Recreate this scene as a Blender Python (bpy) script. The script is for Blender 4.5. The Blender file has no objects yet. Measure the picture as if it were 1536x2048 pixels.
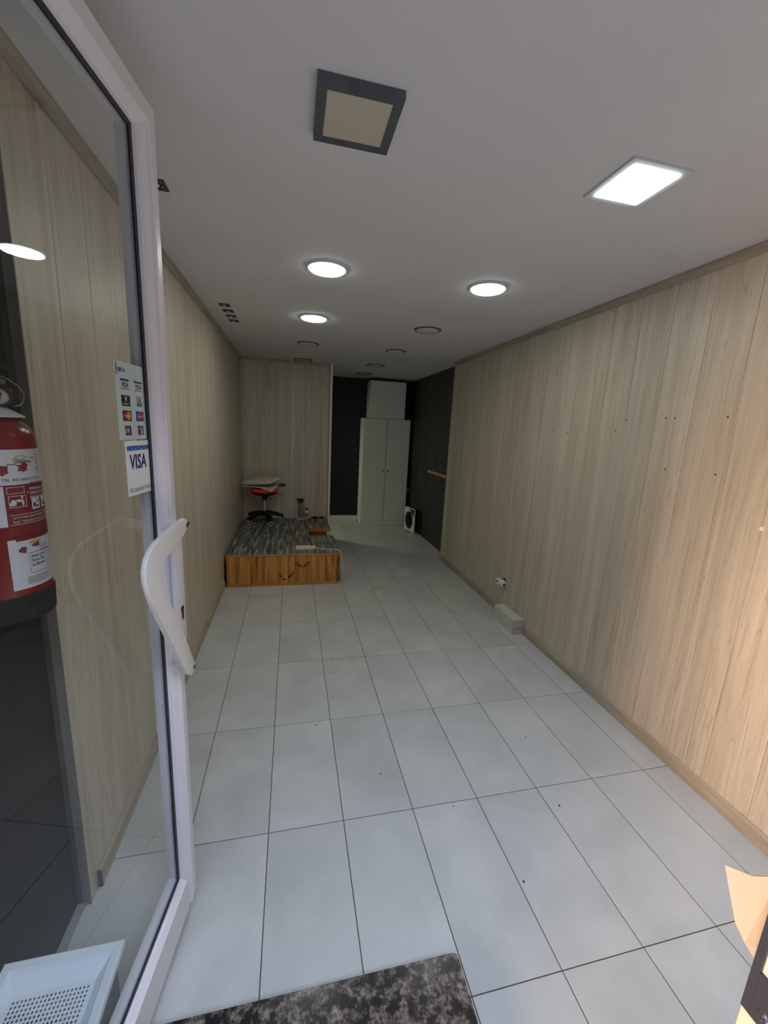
import bpy, bmesh, math, random
from mathutils import Vector, Matrix
random.seed(7)
S = bpy.context.scene
C = S.collection

# ------------------------------------------------------------------ camera
def cam_matrix(yaw, pitch, roll, loc):
    fwd = Vector((math.sin(yaw)*math.cos(pitch), math.cos(yaw)*math.cos(pitch), math.sin(pitch)))
    right = Vector((math.cos(yaw), -math.sin(yaw), 0)); up = right.cross(fwd)
    r = math.cos(roll)*right + math.sin(roll)*up
    u = -math.sin(roll)*right + math.cos(roll)*up
    b = -fwd
    return Matrix(((r.x, u.x, b.x, loc[0]), (r.y, u.y, b.y, loc[1]), (r.z, u.z, b.z, loc[2]), (0, 0, 0, 1)))
cd = bpy.data.cameras.new('camera'); cam = bpy.data.objects.new('camera', cd); C.objects.link(cam)
cam.matrix_world = cam_matrix(0.2308, -0.201, 0.0507, (0.3847, -3.7662, 1.5962))
cd.sensor_fit = 'HORIZONTAL'; cd.sensor_width = 36.0; cd.lens = 803.76/1536*36.0
cd.clip_start = 0.02; cd.clip_end = 100
S.camera = cam

# ------------------------------------------------------------------ world, daylight, exposure
w = bpy.data.worlds.new('world'); S.world = w; w.use_nodes = True
w.node_tree.nodes['Background'].inputs[0].default_value = (0.62, 0.72, 1.0, 1)
w.node_tree.nodes['Background'].inputs[1].default_value = 0.22
S.view_settings.view_transform = 'Standard'; S.view_settings.look = 'None'
S.view_settings.gamma = 1.0; S.view_settings.use_curve_mapping = False
S.view_settings.exposure = -0.6
def area(name, loc, target, sx, sy, power, col, spread=180):
    l = bpy.data.lights.new(name, 'AREA'); l.shape = 'RECTANGLE'; l.size = sx; l.size_y = sy
    l.energy = power; l.color = col; l.spread = math.radians(spread)
    o = bpy.data.objects.new(name, l); C.objects.link(o); o.location = loc
    o.rotation_euler = (Vector(target)-Vector(loc)).to_track_quat('-Z', 'Y').to_euler()
    return o
# open street sky seen through the doorway, behind and above the camera
area('street_daylight', (0.8, -5.3, 4.4), (1.0, -2.9, 0.0), 4.2, 1.8, 370, (0.60, 0.72, 1.0))
# added fill light for the ceiling, as if thrown up by unseen pavement
area('added_ceiling_fill', (1.0, -4.75, 0.03), (1.0, -4.75, 2.0), 3.6, 1.9, 52, (0.96, 0.94, 1.0))
# sunlit facade across the street that throws warm light on the right wall
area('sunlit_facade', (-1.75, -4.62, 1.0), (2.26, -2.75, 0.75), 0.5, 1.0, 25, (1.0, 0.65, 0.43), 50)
# dim light of the passage behind the partition
area('passage_light', (-0.12, 2.78, 1.5), (1.4, 1.9, 0.0), 0.25, 0.25, 8.0, (0.95, 1.0, 0.72), 150)

# ------------------------------------------------------------------ helpers
def srgb(r, g, b):
    f = lambda c: c/12.92 if c <= 0.04045 else ((c+0.055)/1.055)**2.4
    return (f(r/255), f(g/255), f(b/255), 1)
def mat(name, col, rough=0.5, metal=0.0, **k):
    m = bpy.data.materials.new(name); m.use_nodes = True
    p = m.node_tree.nodes['Principled BSDF']
    p.inputs['Base Color'].default_value = col; p.inputs['Roughness'].default_value = rough
    p.inputs['Metallic'].default_value = metal
    for a, v in k.items(): p.inputs[a.replace('_', ' ')].default_value = v
    return m
def nodes(m): return m.node_tree.nodes, m.node_tree.links, m.node_tree.nodes['Principled BSDF']
def ramp(ns, stops, interp='LINEAR'):
    r = ns.new('ShaderNodeValToRGB'); e = r.color_ramp.elements; r.color_ramp.interpolation = interp
    e[0].position, e[0].color = stops[0]; e[1].position, e[1].color = stops[-1]
    for p, c in stops[1:-1]:
        n = e.new(p); n.color = c
    return r
def noisy(name, stops, scale=(1, 1, 1), nscale=4.0, detail=4, rough=0.5, bump=0.0, bscale=None, dist=0.0, rnd=0.0, offset=False, nrough=0.55, metal=0):
    """Material: one stretched noise through a colour ramp; each object shifts the grain and tints it a little."""
    m = mat(name, stops[0][1], rough, metal); ns, ln, p = nodes(m)
    tc = ns.new('ShaderNodeTexCoord'); mp = ns.new('ShaderNodeMapping'); mp.inputs['Scale'].default_value = scale
    src = tc.outputs['Object']
    oi = ns.new('ShaderNodeObjectInfo')
    if offset:
        cx = ns.new('ShaderNodeCombineXYZ'); mu = ns.new('ShaderNodeMath'); mu.operation = 'MULTIPLY'; mu.inputs[1].default_value = 37
        ln.new(oi.outputs['Random'], mu.inputs[0])
        for i in range(3): ln.new(mu.outputs[0], cx.inputs[i])
        ad = ns.new('ShaderNodeVectorMath'); ad.operation = 'ADD'
        ln.new(src, ad.inputs[0]); ln.new(cx.outputs[0], ad.inputs[1]); src = ad.outputs[0]
    ln.new(src, mp.inputs['Vector'])
    n = ns.new('ShaderNodeTexNoise'); n.inputs['Scale'].default_value = nscale; n.inputs['Detail'].default_value = detail
    n.inputs['Distortion'].default_value = dist; n.inputs['Roughness'].default_value = nrough
    ln.new(mp.outputs[0], n.inputs['Vector'])
    r = ramp(ns, stops); ln.new(n.outputs['Fac'], r.inputs[0]); out = r.outputs[0]
    if rnd:
        h = ns.new('ShaderNodeHueSaturation'); mr = ns.new('ShaderNodeMapRange')
        mr.inputs['To Min'].default_value = 1-rnd; mr.inputs['To Max'].default_value = 1+rnd
        ln.new(oi.outputs['Random'], mr.inputs['Value']); ln.new(mr.outputs[0], h.inputs['Value']); ln.new(out, h.inputs['Color']); out = h.outputs[0]
    ln.new(out, p.inputs['Base Color'])
    if bump:
        b = ns.new('ShaderNodeBump'); b.inputs['Strength'].default_value = bump; b.inputs['Distance'].default_value = 0.002
        if bscale:
            n2 = ns.new('ShaderNodeTexNoise'); n2.inputs['Scale'].default_value = bscale; ln.new(tc.outputs['Object'], n2.inputs['Vector'])
            ln.new(n2.outputs['Fac'], b.inputs['Height'])
        else: ln.new(n.outputs['Fac'], b.inputs['Height'])
        ln.new(b.outputs[0], p.inputs['Normal'])
    return m
def wood_panel(name, along, tones, rough=0.42):
    """Wood-look wall panel: fine vertical streaks, wide tone bands and a few dark flame lines."""
    m = mat(name, tones[1], rough); ns, ln, p = nodes(m)
    tc = ns.new('ShaderNodeTexCoord'); oi = ns.new('ShaderNodeObjectInfo')
    mu = ns.new('ShaderNodeMath'); mu.operation = 'MULTIPLY'; mu.inputs[1].default_value = 31; ln.new(oi.outputs['Random'], mu.inputs[0])
    cx = ns.new('ShaderNodeCombineXYZ'); ln.new(mu.outputs[0], cx.inputs[0]); ln.new(mu.outputs[0], cx.inputs[1]); ln.new(mu.outputs[0], cx.inputs[2])
    ad = ns.new('ShaderNodeVectorMath'); ad.operation = 'ADD'; ln.new(tc.outputs['Object'], ad.inputs[0]); ln.new(cx.outputs[0], ad.inputs[1])
    def nz(sc, zs, scale, det, dist):
        mp = ns.new('ShaderNodeMapping'); mp.inputs['Scale'].default_value = (sc, sc, zs); ln.new(ad.outputs[0], mp.inputs['Vector'])
        n = ns.new('ShaderNodeTexNoise'); n.inputs['Scale'].default_value = scale; n.inputs['Detail'].default_value = det
        n.inputs['Distortion'].default_value = dist; ln.new(mp.outputs[0], n.inputs['Vector']); return n
    a = nz(7, 0.3, 2.6, 5, 0.6); b = nz(30, 0.75, 3.2, 5, 0.6); c = nz(8, 0.42, 1.5, 2, 1.6)
    ra = ramp(ns, [(0.32, tones[0]), (0.5, tones[1]), (0.7, tones[2])]); ln.new(a.outputs['Fac'], ra.inputs[0])
    mx = ns.new('ShaderNodeMix'); mx.data_type = 'RGBA'; mx.blend_type = 'MULTIPLY'; mx.inputs[0].default_value = 0.5
    rb = ramp(ns, [(0.32, (0.66, 0.64, 0.62, 1)), (0.46, (0.95, 0.95, 0.94, 1)), (0.66, (1.08, 1.07, 1.06, 1))]); ln.new(b.outputs['Fac'], rb.inputs[0])
    ln.new(ra.outputs[0], mx.inputs[6]); ln.new(rb.outputs[0], mx.inputs[7])
    # flame lines: thin bands of a distorted low frequency noise
    w_ = ns.new('ShaderNodeMath'); w_.operation = 'PINGPONG'; w_.inputs[1].default_value = 0.045; ln.new(c.outputs['Fac'], w_.inputs[0])
    rc = ramp(ns, [(0.0, (0.60, 0.55, 0.50, 1)), (0.16, (1, 1, 1, 1))])
    sc = ns.new('ShaderNodeMath'); sc.operation = 'MULTIPLY'; sc.inputs[1].default_value = 22; ln.new(w_.outputs[0], sc.inputs[0]); ln.new(sc.outputs[0], rc.inputs[0])
    m2 = ns.new('ShaderNodeMix'); m2.data_type = 'RGBA'; m2.blend_type = 'MULTIPLY'; m2.inputs[0].default_value = 0.5
    ln.new(mx.outputs[2], m2.inputs[6]); ln.new(rc.outputs[0], m2.inputs[7]); ln.new(m2.outputs[2], p.inputs['Base Color'])
    bp = ns.new('ShaderNodeBump'); bp.inputs['Strength'].default_value = 0.15; bp.inputs['Distance'].default_value = 0.001
    ln.new(b.outputs['Fac'], bp.inputs['Height']); ln.new(bp.outputs[0], p.inputs['Normal'])
    return m

def B(): return bmesh.new()
def box(bm, x0, x1, y0, y1, z0, z1, bev=0.0, seg=1):
    r = bmesh.ops.create_cube(bm, size=1.0); vs = r['verts']
    for v in vs:
        v.co = Vector((x0 if v.co.x < 0 else x1, y0 if v.co.y < 0 else y1, z0 if v.co.z < 0 else z1))
    if bev:
        es = list({e for v in vs for e in v.link_edges})
        bmesh.ops.bevel(bm, geom=es, offset=bev, segments=seg, affect='EDGES', profile=0.5)
    return bm
def lathe(bm, prof, n=32, c=(0, 0, 0), cap0=True, cap1=True):
    """prof: (radius, height) going up, about a vertical axis through c"""
    rings = []
    for r, z in prof:
        rings.append([bm.verts.new((c[0]+r*math.cos(2*math.pi*i/n), c[1]+r*math.sin(2*math.pi*i/n), c[2]+z)) for i in range(n)])
    for a, b in zip(rings, rings[1:]):
        for i in range(n): bm.faces.new((a[i], a[(i+1) % n], b[(i+1) % n], b[i]))
    if cap0: bm.faces.new(rings[0][::-1])
    if cap1: bm.faces.new(rings[-1])
    return bm
def tube(bm, pts, r, n=10, cap=True):
    pts = [Vector(p) for p in pts]; rings = []; prev = None
    for i, p in enumerate(pts):
        t = (pts[min(i+1, len(pts)-1)]-pts[max(i-1, 0)]).normalized()
        if prev is None:
            a = Vector((0, 0, 1)) if abs(t.z) < 0.9 else Vector((1, 0, 0)); u = t.cross(a).normalized()
        else: u = (prev - t*prev.dot(t)).normalized()
        prev = u; v = t.cross(u); rr = r[i] if isinstance(r, (list, tuple)) else r
        rings.append([bm.verts.new(p + rr*(math.cos(2*math.pi*k/n)*u + math.sin(2*math.pi*k/n)*v)) for k in range(n)])
    for a, b in zip(rings, rings[1:]):
        for i in range(n): bm.faces.new((a[i], a[(i+1) % n], b[(i+1) % n], b[i]))
    if cap: bm.faces.new(rings[0][::-1]); bm.faces.new(rings[-1])
    return bm
def smooth_path(pts, k=6):
    P = [Vector(p) for p in pts]; out = []
    for i in range(len(P)-1):
        p0, p1, p2, p3 = P[max(i-1, 0)], P[i], P[i+1], P[min(i+2, len(P)-1)]
        for j in range(k):
            t = j/k
            out.append(0.5*((2*p1)+(-p0+p2)*t+(2*p0-5*p1+4*p2-p3)*t*t+(-p0+3*p1-3*p2+p3)*t**3))
    out.append(P[-1]); return out
def prism(bm, poly, d0, d1, plane='xz', bev=0.0, seg=2):
    """extrude a 2D outline between d0 and d1 along the third axis"""
    f = {'xz': lambda a, b, d: (a, d, b), 'xy': lambda a, b, d: (a, b, d), 'yz': lambda a, b, d: (d, a, b)}[plane]
    A = [bm.verts.new(f(a, b, d0)) for a, b in poly]; Z = [bm.verts.new(f(a, b, d1)) for a, b in poly]
    n = len(poly); fs = [bm.faces.new(A), bm.faces.new(Z[::-1])]
    for i in range(n): fs.append(bm.faces.new((A[(i+1) % n], A[i], Z[i], Z[(i+1) % n])))
    if bev:
        es = list({e for v in A for e in v.link_edges if e.other_vert(v) in A} | {e for v in Z for e in v.link_edges if e.other_vert(v) in Z})
        bmesh.ops.bevel(bm, geom=es, offset=bev, segments=seg, affect='EDGES', profile=0.5)
    bmesh.ops.recalc_face_normals(bm, faces=bm.faces[:])
    return bm
def obj(name, bm, m, parent=None, smooth=False, loc=None, rot=None):
    bmesh.ops.recalc_face_normals(bm, faces=bm.faces[:])
    me = bpy.data.meshes.new(name); bm.to_mesh(me); bm.free()
    if smooth: me.shade_smooth(); me.set_sharp_from_angle(angle=math.radians(38))
    me.materials.append(m)
    o = bpy.data.objects.new(name, me); C.objects.link(o)
    if parent: o.parent = parent
    if loc: o.location = loc
    if rot: o.rotation_euler = rot
    return o
def empty(name, loc=(0, 0, 0), rz=0.0):
    o = bpy.data.objects.new(name, None); C.objects.link(o); o.empty_display_size = 0.05
    o.location = loc; o.rotation_euler = (0, 0, rz); return o
def tag(o, label, cat, group=None):
    o['label'] = label; o['category'] = cat
    if group: o['group'] = group
    return o
def struct(o): o['kind'] = 'structure'; return o
def copy_thing(r, loc, label, kids=True):
    c = r.copy(); C.objects.link(c); c.location = loc; c['label'] = label
    for ch in r.children:
        d = ch.copy(); C.objects.link(d); d.parent = c
        for g in ch.children:
            e = g.copy(); C.objects.link(e); e.parent = d
    return c
def text_mesh(body, size, ext=0.0, shear=0.0, bold=0.0, align='LEFT', sx=1.0):
    cu = bpy.data.curves.new('txt', 'FONT'); cu.body = body; cu.size = size; cu.extrude = ext; cu.shear = shear
    cu.offset = bold; cu.align_x = align; cu.resolution_u = 3
    t = bpy.data.objects.new('txt', cu); C.objects.link(t)
    dg = bpy.context.evaluated_depsgraph_get(); me = bpy.data.meshes.new_from_object(t.evaluated_get(dg))
    bpy.data.objects.remove(t); bpy.data.curves.remove(cu)
    for v in me.vertices: v.co.x *= sx
    return me
def text_obj(name, body, size, m, parent, loc, rot=(math.pi/2, 0, 0), **k):
    me = text_mesh(body, size, **k); me.materials.clear(); me.materials.append(m); me.name = name
    o = bpy.data.objects.new(name, me); C.objects.link(o); o.parent = parent; o.location = loc; o.rotation_euler = rot
    return o

# ------------------------------------------------------------------ materials
XL, XR, YF, YB, YA, YP, H = -0.26, 2.26, -3.53, 3.15, 1.88, 0.91, 2.42
M_wood = wood_panel('greige_wood_panel', 'z', [srgb(184, 174, 155), srgb(196, 187, 168), srgb(207, 198, 181)])
M_woodtrim = noisy('wood_trim', [(0.3, srgb(150, 140, 122)), (0.7, srgb(178, 166, 147))], (8, 0.6, 8), 4, 4, 0.45, 0.08)
M_ceil = noisy('ceiling_paint', [(0.3, srgb(214, 213, 214)), (0.7, srgb(218, 217, 218))], (1, 1, 1), 3, 3, 0.85, 0.12, 420)
M_tile = noisy('floor_tile', [(0.25, srgb(176, 180, 176)), (0.5, srgb(190, 192, 188)), (0.75, srgb(202, 202, 198))], (1, 1, 1), 3.2, 5, 0.42, 0.06, 300, 0.6, 0.025, True)
M_grout = mat('grout', srgb(84, 80, 74), 0.9)
M_black = noisy('black_paint', [(0.3, srgb(6, 7, 11)), (0.7, srgb(9, 10, 14))], (3, 3, 0.5), 3, 4, 0.55)
M_darkwall = noisy('dark_wall_paint', [(0.3, srgb(34, 35, 34)), (0.55, srgb(44, 45, 44)), (0.75, srgb(66, 67, 64))], (4, 4, 0.5), 2.4, 5, 0.6)
M_whitep = mat('white_lacquered_aluminium', srgb(226, 222, 224), 0.28)
M_whitep2 = mat('white_handle_paint', srgb(226, 221, 214), 0.35)
M_gasket = mat('black_rubber_gasket', srgb(18, 19, 34), 0.45)
M_blackpl = mat('black_plastic', srgb(14, 14, 15), 0.35)
M_steel = mat('steel', srgb(190, 190, 190), 0.28, 1.0)
M_greyring = mat('grey_metal_ring', srgb(92, 97, 103), 0.45, 0.3)
M_diff = mat('opal_diffuser', srgb(214, 212, 206), 0.5)
M_white = mat('white_melamine', srgb(238, 240, 228), 0.45)
M_whitepl = mat('white_plastic', srgb(225, 226, 220), 0.4)
def emit(name, col, st):
    m = bpy.data.materials.new(name); m.use_nodes = True; ns = m.node_tree.nodes; ns.clear()
    e = ns.new('ShaderNodeEmission'); e.inputs[0].default_value = col; e.inputs[1].default_value = st
    o = ns.new('ShaderNodeOutputMaterial'); m.node_tree.links.new(e.outputs[0], o.inputs[0]); return m
M_led = emit('lit_led_diffuser', (0.97, 1.0, 0.94, 1), 62)
M_led3 = emit('lit_square_diffuser', (0.94, 1.0, 1.0, 1), 24)
M_halo = emit('bluish_lamp_halo', (0.45, 0.70, 1.0, 1), 26)  # glow added round the lit diffusers to imitate their bluish halo
M_led2 = emit('lit_warm_white_diffuser', (0.99, 1.0, 0.90, 1), 85)

# glass: thin clear pane
M_glass = bpy.data.materials.new('door_glass'); M_glass.use_nodes = True
ns = M_glass.node_tree.nodes; ns.clear(); ln = M_glass.node_tree.links
_o = ns.new('ShaderNodeOutputMaterial'); _mx = ns.new('ShaderNodeMixShader'); _f = ns.new('ShaderNodeFresnel'); _f.inputs[0].default_value = 1.52
_gm = ns.new('ShaderNodeNewGeometry'); _io = ns.new('ShaderNodeMix'); _io.inputs[2].default_value = 1.52; _io.inputs[3].default_value = 1/1.52
ln.new(_gm.outputs['Backfacing'], _io.inputs[0]); ln.new(_io.outputs[0], _f.inputs[0])   # same reflection from both sides of the pane
_t = ns.new('ShaderNodeBsdfTransparent'); _t.inputs[0].default_value = (0.86, 0.885, 0.87, 1)
_g = ns.new('ShaderNodeBsdfGlossy'); _g.inputs['Roughness'].default_value = 0.0; _g.inputs[0].default_value = (1, 1, 1, 1)
_m = ns.new('ShaderNodeMath'); _m.operation = 'MULTIPLY'; _m.inputs[1].default_value = 0.85; _m.use_clamp = True
ln.new(_f.outputs[0], _m.inputs[0]); ln.new(_m.outputs[0], _mx.inputs[0]); ln.new(_t.outputs[0], _mx.inputs[1]); ln.new(_g.outputs[0], _mx.inputs[2]); ln.new(_mx.outputs[0], _o.inputs[0])

# ------------------------------------------------------------------ shell
fl = struct(empty('floor'))
bm = B(); box(bm, -0.9, 2.6, YF-1.6, 3.35, -0.08, -0.0025); obj('grout_bed', bm, M_grout, fl)
RW = 0.5997; J = 0.0016
cols = [(-0.9, -0.6), (-0.6, -0.3), (-0.3, 0.0)] + [(i*0.3, (i+1)*0.3) for i in range(8)]
mesh_cache = {}
for j in range(-6, 6):
    y0, y1 = -j*RW-RW, -j*RW
    if y1 < YF-0.2 or y0 > 3.2: continue
    y0c, y1c = max(y0, -3.6), min(y1, 3.2)
    for x0, x1 in cols:
        a, b = x0+J, min(x1, 2.38)-J
        if x0 < -0.31 and not (y1 < -2.3 or y0 > 1.7): continue
        key = (round(b-a, 4), round(y1c-y0c, 4))
        if key not in mesh_cache:
            bm = B(); box(bm, 0, b-a, 0, y1c-y0c-2*J, -0.02, 0, 0.0009)
            me = bpy.data.meshes.new('tile'); bm.to_mesh(me); bm.free(); me.materials.append(M_tile); mesh_cache[key] = me
        o = bpy.data.objects.new('tile', mesh_cache[key]); C.objects.link(o); o.parent = fl; o.location = (a, y0c+J, random.uniform(-0.0004, 0))
bm = B(); box(bm, -1.0, 2.7, YF-0.05, 3.35, H, H+0.12); struct(obj('ceiling', bm, M_ceil))

def panel_wall(name, axis, fixed, depth, start, end, z0=0.0, z1=H, step=0.2, phase=0.0, extra=None):
    """wall of tongue-and-groove panels, each 20 cm wide, over a dark backing"""
    wl = struct(empty(name)); s = 1 if depth > 0 else -1
    edges = [start]; k = math.ceil((start-phase+0.02)/step)
    while phase+k*step < end-0.02: edges.append(phase+k*step); k += 1
    edges.append(end)
    cache = {}
    for a, b in zip(edges, edges[1:]):
        wd = round(b-a-0.0016, 4)
        if wd not in cache:
            bm = B()
            if axis == 'y': box(bm, min(0, depth*0.7), max(0, depth*0.7), 0, wd, z0, z1, 0.0012)
            else: box(bm, 0, wd, min(0, depth*0.7), max(0, depth*0.7), z0, z1, 0.0012)
            me = bpy.data.meshes.new('panel'); bm.to_mesh(me); bm.free(); me.materials.append(M_wood); cache[wd] = me
        o = bpy.data.objects.new('panel', cache[wd]); C.objects.link(o); o.parent = wl
        o.location = (fixed, a+0.0008, 0) if axis == 'y' else (a+0.0008, fixed, 0)
    bm = B(); q = sorted((fixed+depth*0.7, fixed+depth))
    if axis == 'y': box(bm, q[0], q[1], start, end, z0, z1)
    else: box(bm, start, end, q[0], q[1], z0, z1)
    obj('backing', bm, M_grout, wl)
    return wl
wr = panel_wall('wall_right', 'y', XR, 0.04, YF, YP, phase=-1.948)
wlft = panel_wall('wall_left', 'y', XL, -0.022, -2.54, YA, phase=-2.352)
wa = panel_wall('wall_alcove', 'x', YA, 0.022, XL, 0.905, phase=-0.034)
# edge board that closes the front end of the left wall
bm = B(); box(bm, XL-0.0245, XL-0.0005, -2.5425, -2.5395, 0, H); obj('edge_board', bm, noisy('edge_board', [(0.3, srgb(118, 112, 105)), (0.7, srgb(140, 134, 126))], (8, 8, 0.6), 4, 3, 0.5), wlft)
# screw holes and plugs left in the right wall
M_hole = mat('screw_hole', srgb(38, 30, 24), 0.9)
def disc_yz(bm, x, y, z, r, d=0.001, n=10):
    tube(bm, [(x, y, z), (x-d, y, z)], r, n); return bm
for y, z in ((-1.756, 1.723), (-1.687, 1.661), (-2.012, 1.727), (-2.063, 1.726), (-2.32, 1.728), (-2.063, 1.470), (-2.32, 1.473), (-1.095, 1.658), (-1.25, 1.64)):
    bm = B(); disc_yz(bm, XR-0.0002, y, z, 0.0042); obj('screw_hole', bm, M_hole, wr)
bm = B(); disc_yz(bm, XR-0.0002, -2.55, 1.277, 0.009, 0.0012, 14); o = obj('filler_spot', bm, M_whitepl, wr, True)
o['label'] = 'white filler spot'
# other walls
def sbox(name, m, *b):
    bm = B(); box(bm, *b); return struct(obj(name, bm, m))
sbox('wall_back', M_black, -0.9, 2.37, YB, YB+0.1, 0, H)
sbox('wall_rear_right', M_darkwall, 2.37, 2.45, YP, YB+0.1, 0, H)
sbox('wall_right_return', M_grout, XR+0.0405, 2.45, YP-0.04, YP-0.0005, 0, H)
sbox('wall_right_outer', M_grout, XR+0.0405, 2.45, YF, YP-0.0405, 0, H)
sbox('wall_alcove_core', M_black, -0.9, 0.905, YA+0.0225, YA+0.1, 0, H)
sbox('wall_passage', M_black, -0.98, -0.9, YA+0.0225, YB+0.1, 0, H)
sbox('wall_left_outer', M_grout, XL-0.09, XL-0.0225, -2.5385, YA+0.022, 0, H)
M_recess = noisy('recess_paint', [(0.3, srgb(12, 12, 16)), (0.7, srgb(16, 16, 21))], (1, 1, 1), 4, 3, 0.8)
sbox('wall_recess', M_recess, -0.38, -0.300, YF, -2.5435, 0, H)
sbox('wall_front_left', M_recess, -0.38, -0.10, YF-0.08, YF-0.001, 0, 0.12)
sbox('wall_front_left_top', M_recess, -0.38, -0.10, YF-0.08, YF-0.001, 2.3, H)
bm = B(); bm.faces.new([bm.verts.new(c) for c in ((-0.30, YF-0.035, 0.1205), (-0.10, YF-0.035, 0.1205), (-0.10, YF-0.035, 2.2995), (-0.30, YF-0.035, 2.2995))]); w2 = struct(obj('added_window_2', bm, M_glass))  # unseen pane, added so that daylight reaches the tray
sbox('wall_front_lintel', M_whitep, -0.0999, 0.87, YF-0.08, YF-0.001, 2.3, H)
sbox('wall_front_right', mat('front_wall_paint', srgb(190, 184, 176), 0.7), 0.955, 2.45, YF-0.08, YF-0.001, 0, 0.25)
sbox('wall_front_lintel_right', M_whitep, 0.955, 2.45, YF-0.08, YF-0.001, 2.3, H)
wn = struct(empty('added_window_1'))  # unseen shopfront glazing, added to let daylight in wider and deeper
bm = B()
for bx in ((0.955, 1.0, 0.2505, 2.2995), (2.21, 2.258, 0.2505, 2.2995), (1.0, 2.21, 0.2505, 0.295), (1.0, 2.21, 2.255, 2.2995)): box(bm, bx[0], bx[1], YF-0.06, YF-0.01, bx[2], bx[3])
obj('window_frame', bm, M_whitep, wn)
bm = B(); bm.faces.new([bm.verts.new(c) for c in ((1.0, YF-0.035, 0.295), (2.21, YF-0.035, 0.295), (2.21, YF-0.035, 2.255), (1.0, YF-0.035, 2.255))]); obj('pane', bm, M_glass, wn)
bm = B(); box(bm, -0.2999, -0.277, YF, -2.5436, 0.0, 0.012, 0.001); struct(obj('trim_4', bm, mat('floor_strip', srgb(150, 150, 150), 0.5)))
# door posts of the shopfront
bm = B(); box(bm, -0.099, -0.045, YF-0.08, YF-0.001, 0, 2.3, 0.002); struct(obj('trim_5', bm, M_whitep))
# crown trims, baseboards
def crown(name, m, axis, f, a, b, s):
    bm = B(); poly = [(0, H-0.0005), (s*0.020, H-0.0005), (s*0.020, H-0.010), (s*0.012, H-0.022), (s*0.008, H-0.040), (0, H-0.040)]
    if axis == 'y': prism(bm, [(f+p, q) for p, q in poly], a, b, 'xz')
    else: prism(bm, [(f+p, q) for p, q in poly], a, b, 'yz')
    return struct(obj(name, bm, m))
crown('trim_1', M_woodtrim, 'y', XR-0.0005, YF, YP, -1)
crown('trim_2', M_woodtrim, 'y', XL+0.0005, -2.54, YA, 1)
crown('trim_3', M_woodtrim, 'x', YA-0.0005, XL+0.021, 0.88, -1)
def baseb(name, f, a, b, s):
    bm = B(); poly = [(0, 0.0005), (s*0.0125, 0.0005), (s*0.0125, 0.058), (s*0.009, 0.066), (s*0.003, 0.070), (0, 0.070)]
    prism(bm, [(f+p, q) for p, q in poly], a, b, 'xz'); return struct(obj(name, bm, M_woodtrim))
bb = baseb('baseboard_right', XR-0.0005, YF, -1.052, -1)
baseb('baseboard_right_far', XR-0.0005, -0.728, YP, -1)
baseb('baseboard_left', XL+0.0005, -2.488, 0.195, 1)
bm = B(); box(bm, XL+0.0005, XL+0.013, -2.492, -2.4885, 0.0005, 0.068); struct(obj('trim_9', bm, M_grout))
bm = B(); box(bm, 0.906, 2.369, YB-0.013, YB-0.0005, 0.0005, 0.088, 0.002); struct(obj('baseboard_back', bm, M_whitep))
bm = B(); box(bm, 0.8855, 0.9145, YA-0.006, YA+0.101, 0, H-0.0005, 0.001)
struct(obj('trim_6', bm, mat('white_corner_trim', srgb(240, 238, 226), 0.5)))
bm = B(); box(bm, XR-0.004, XR+0.012, YP-0.004, YP+0.012, 0, H-0.0005, 0.001)
struct(obj('trim_7', bm, noisy('wood_corner_trim', [(0.3, srgb(150, 138, 118)), (0.7, srgb(172, 158, 138))], (6, 6, .5), 4, 3, .5)))
bm = B(); box(bm, 0.866, 0.8855, YA-0.010, YA-0.0005, 0.326, H-0.041, 0.001)
struct(obj('trim_8', bm, M_woodtrim))

# ------------------------------------------------------------------ granite threshold
def granite():
    m = mat('brown_granite', srgb(90, 80, 74), 0.25); ns, ln, p = nodes(m)
    tc = ns.new('ShaderNodeTexCoord')
    def nz(sc, d, off):
        mp = ns.new('ShaderNodeMapping'); mp.inputs['Location'].default_value = (off, off, off); ln.new(tc.outputs['Object'], mp.inputs['Vector'])
        n = ns.new('ShaderNodeTexNoise'); n.inputs['Scale'].default_value = sc; n.inputs['Detail'].default_value = d; n.inputs['Roughness'].default_value = 0.65; ln.new(mp.outputs[0], n.inputs['Vector']); return n
    n0 = nz(34, 5, 3); n1 = nz(95, 4, 9); n2 = nz(22, 3, 17)
    r0 = ramp(ns, [(0.44, srgb(22, 20, 26)), (0.50, srgb(88, 80, 76)), (0.60, srgb(128, 120, 114))]); ln.new(n0.outputs['Fac'], r0.inputs[0])
    r1 = ramp(ns, [(0.42, (0.12, 0.12, 0.16, 1)), (0.50, (0.8, 0.78, 0.76, 1)), (0.68, (1.5, 1.42, 1.35, 1))]); ln.new(n1.outputs['Fac'], r1.inputs[0])
    r2 = ramp(ns, [(0.35, (0.8, 0.78, 0.8, 1)), (0.65, (1.15, 1.1, 1.05, 1))]); ln.new(n2.outputs['Fac'], r2.inputs[0])
    m1 = ns.new('ShaderNodeMix'); m1.data_type = 'RGBA'; m1.blend_type = 'MULTIPLY'; m1.inputs[0].default_value = 0.85; ln.new(r0.outputs[0], m1.inputs[6]); ln.new(r1.outputs[0], m1.inputs[7])
    m2 = ns.new('ShaderNodeMix'); m2.data_type = 'RGBA'; m2.blend_type = 'MULTIPLY'; m2.inputs[0].default_value = 1.0; ln.new(m1.outputs[2], m2.inputs[6]); ln.new(r2.outputs[0], m2.inputs[7])
    ln.new(m2.outputs[2], p.inputs['Base Color']); return m
ZG = 0.05
bm = B(); cr = 0.012
poly = [(-0.044, -3.61), (0.874, -3.61), (0.8800, -2.927-cr)]
for i in range(6):
    t = math.radians(i*18); poly.append((0.8805-cr+cr*math.cos(t), -2.921-cr+cr*math.sin(t)))
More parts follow.
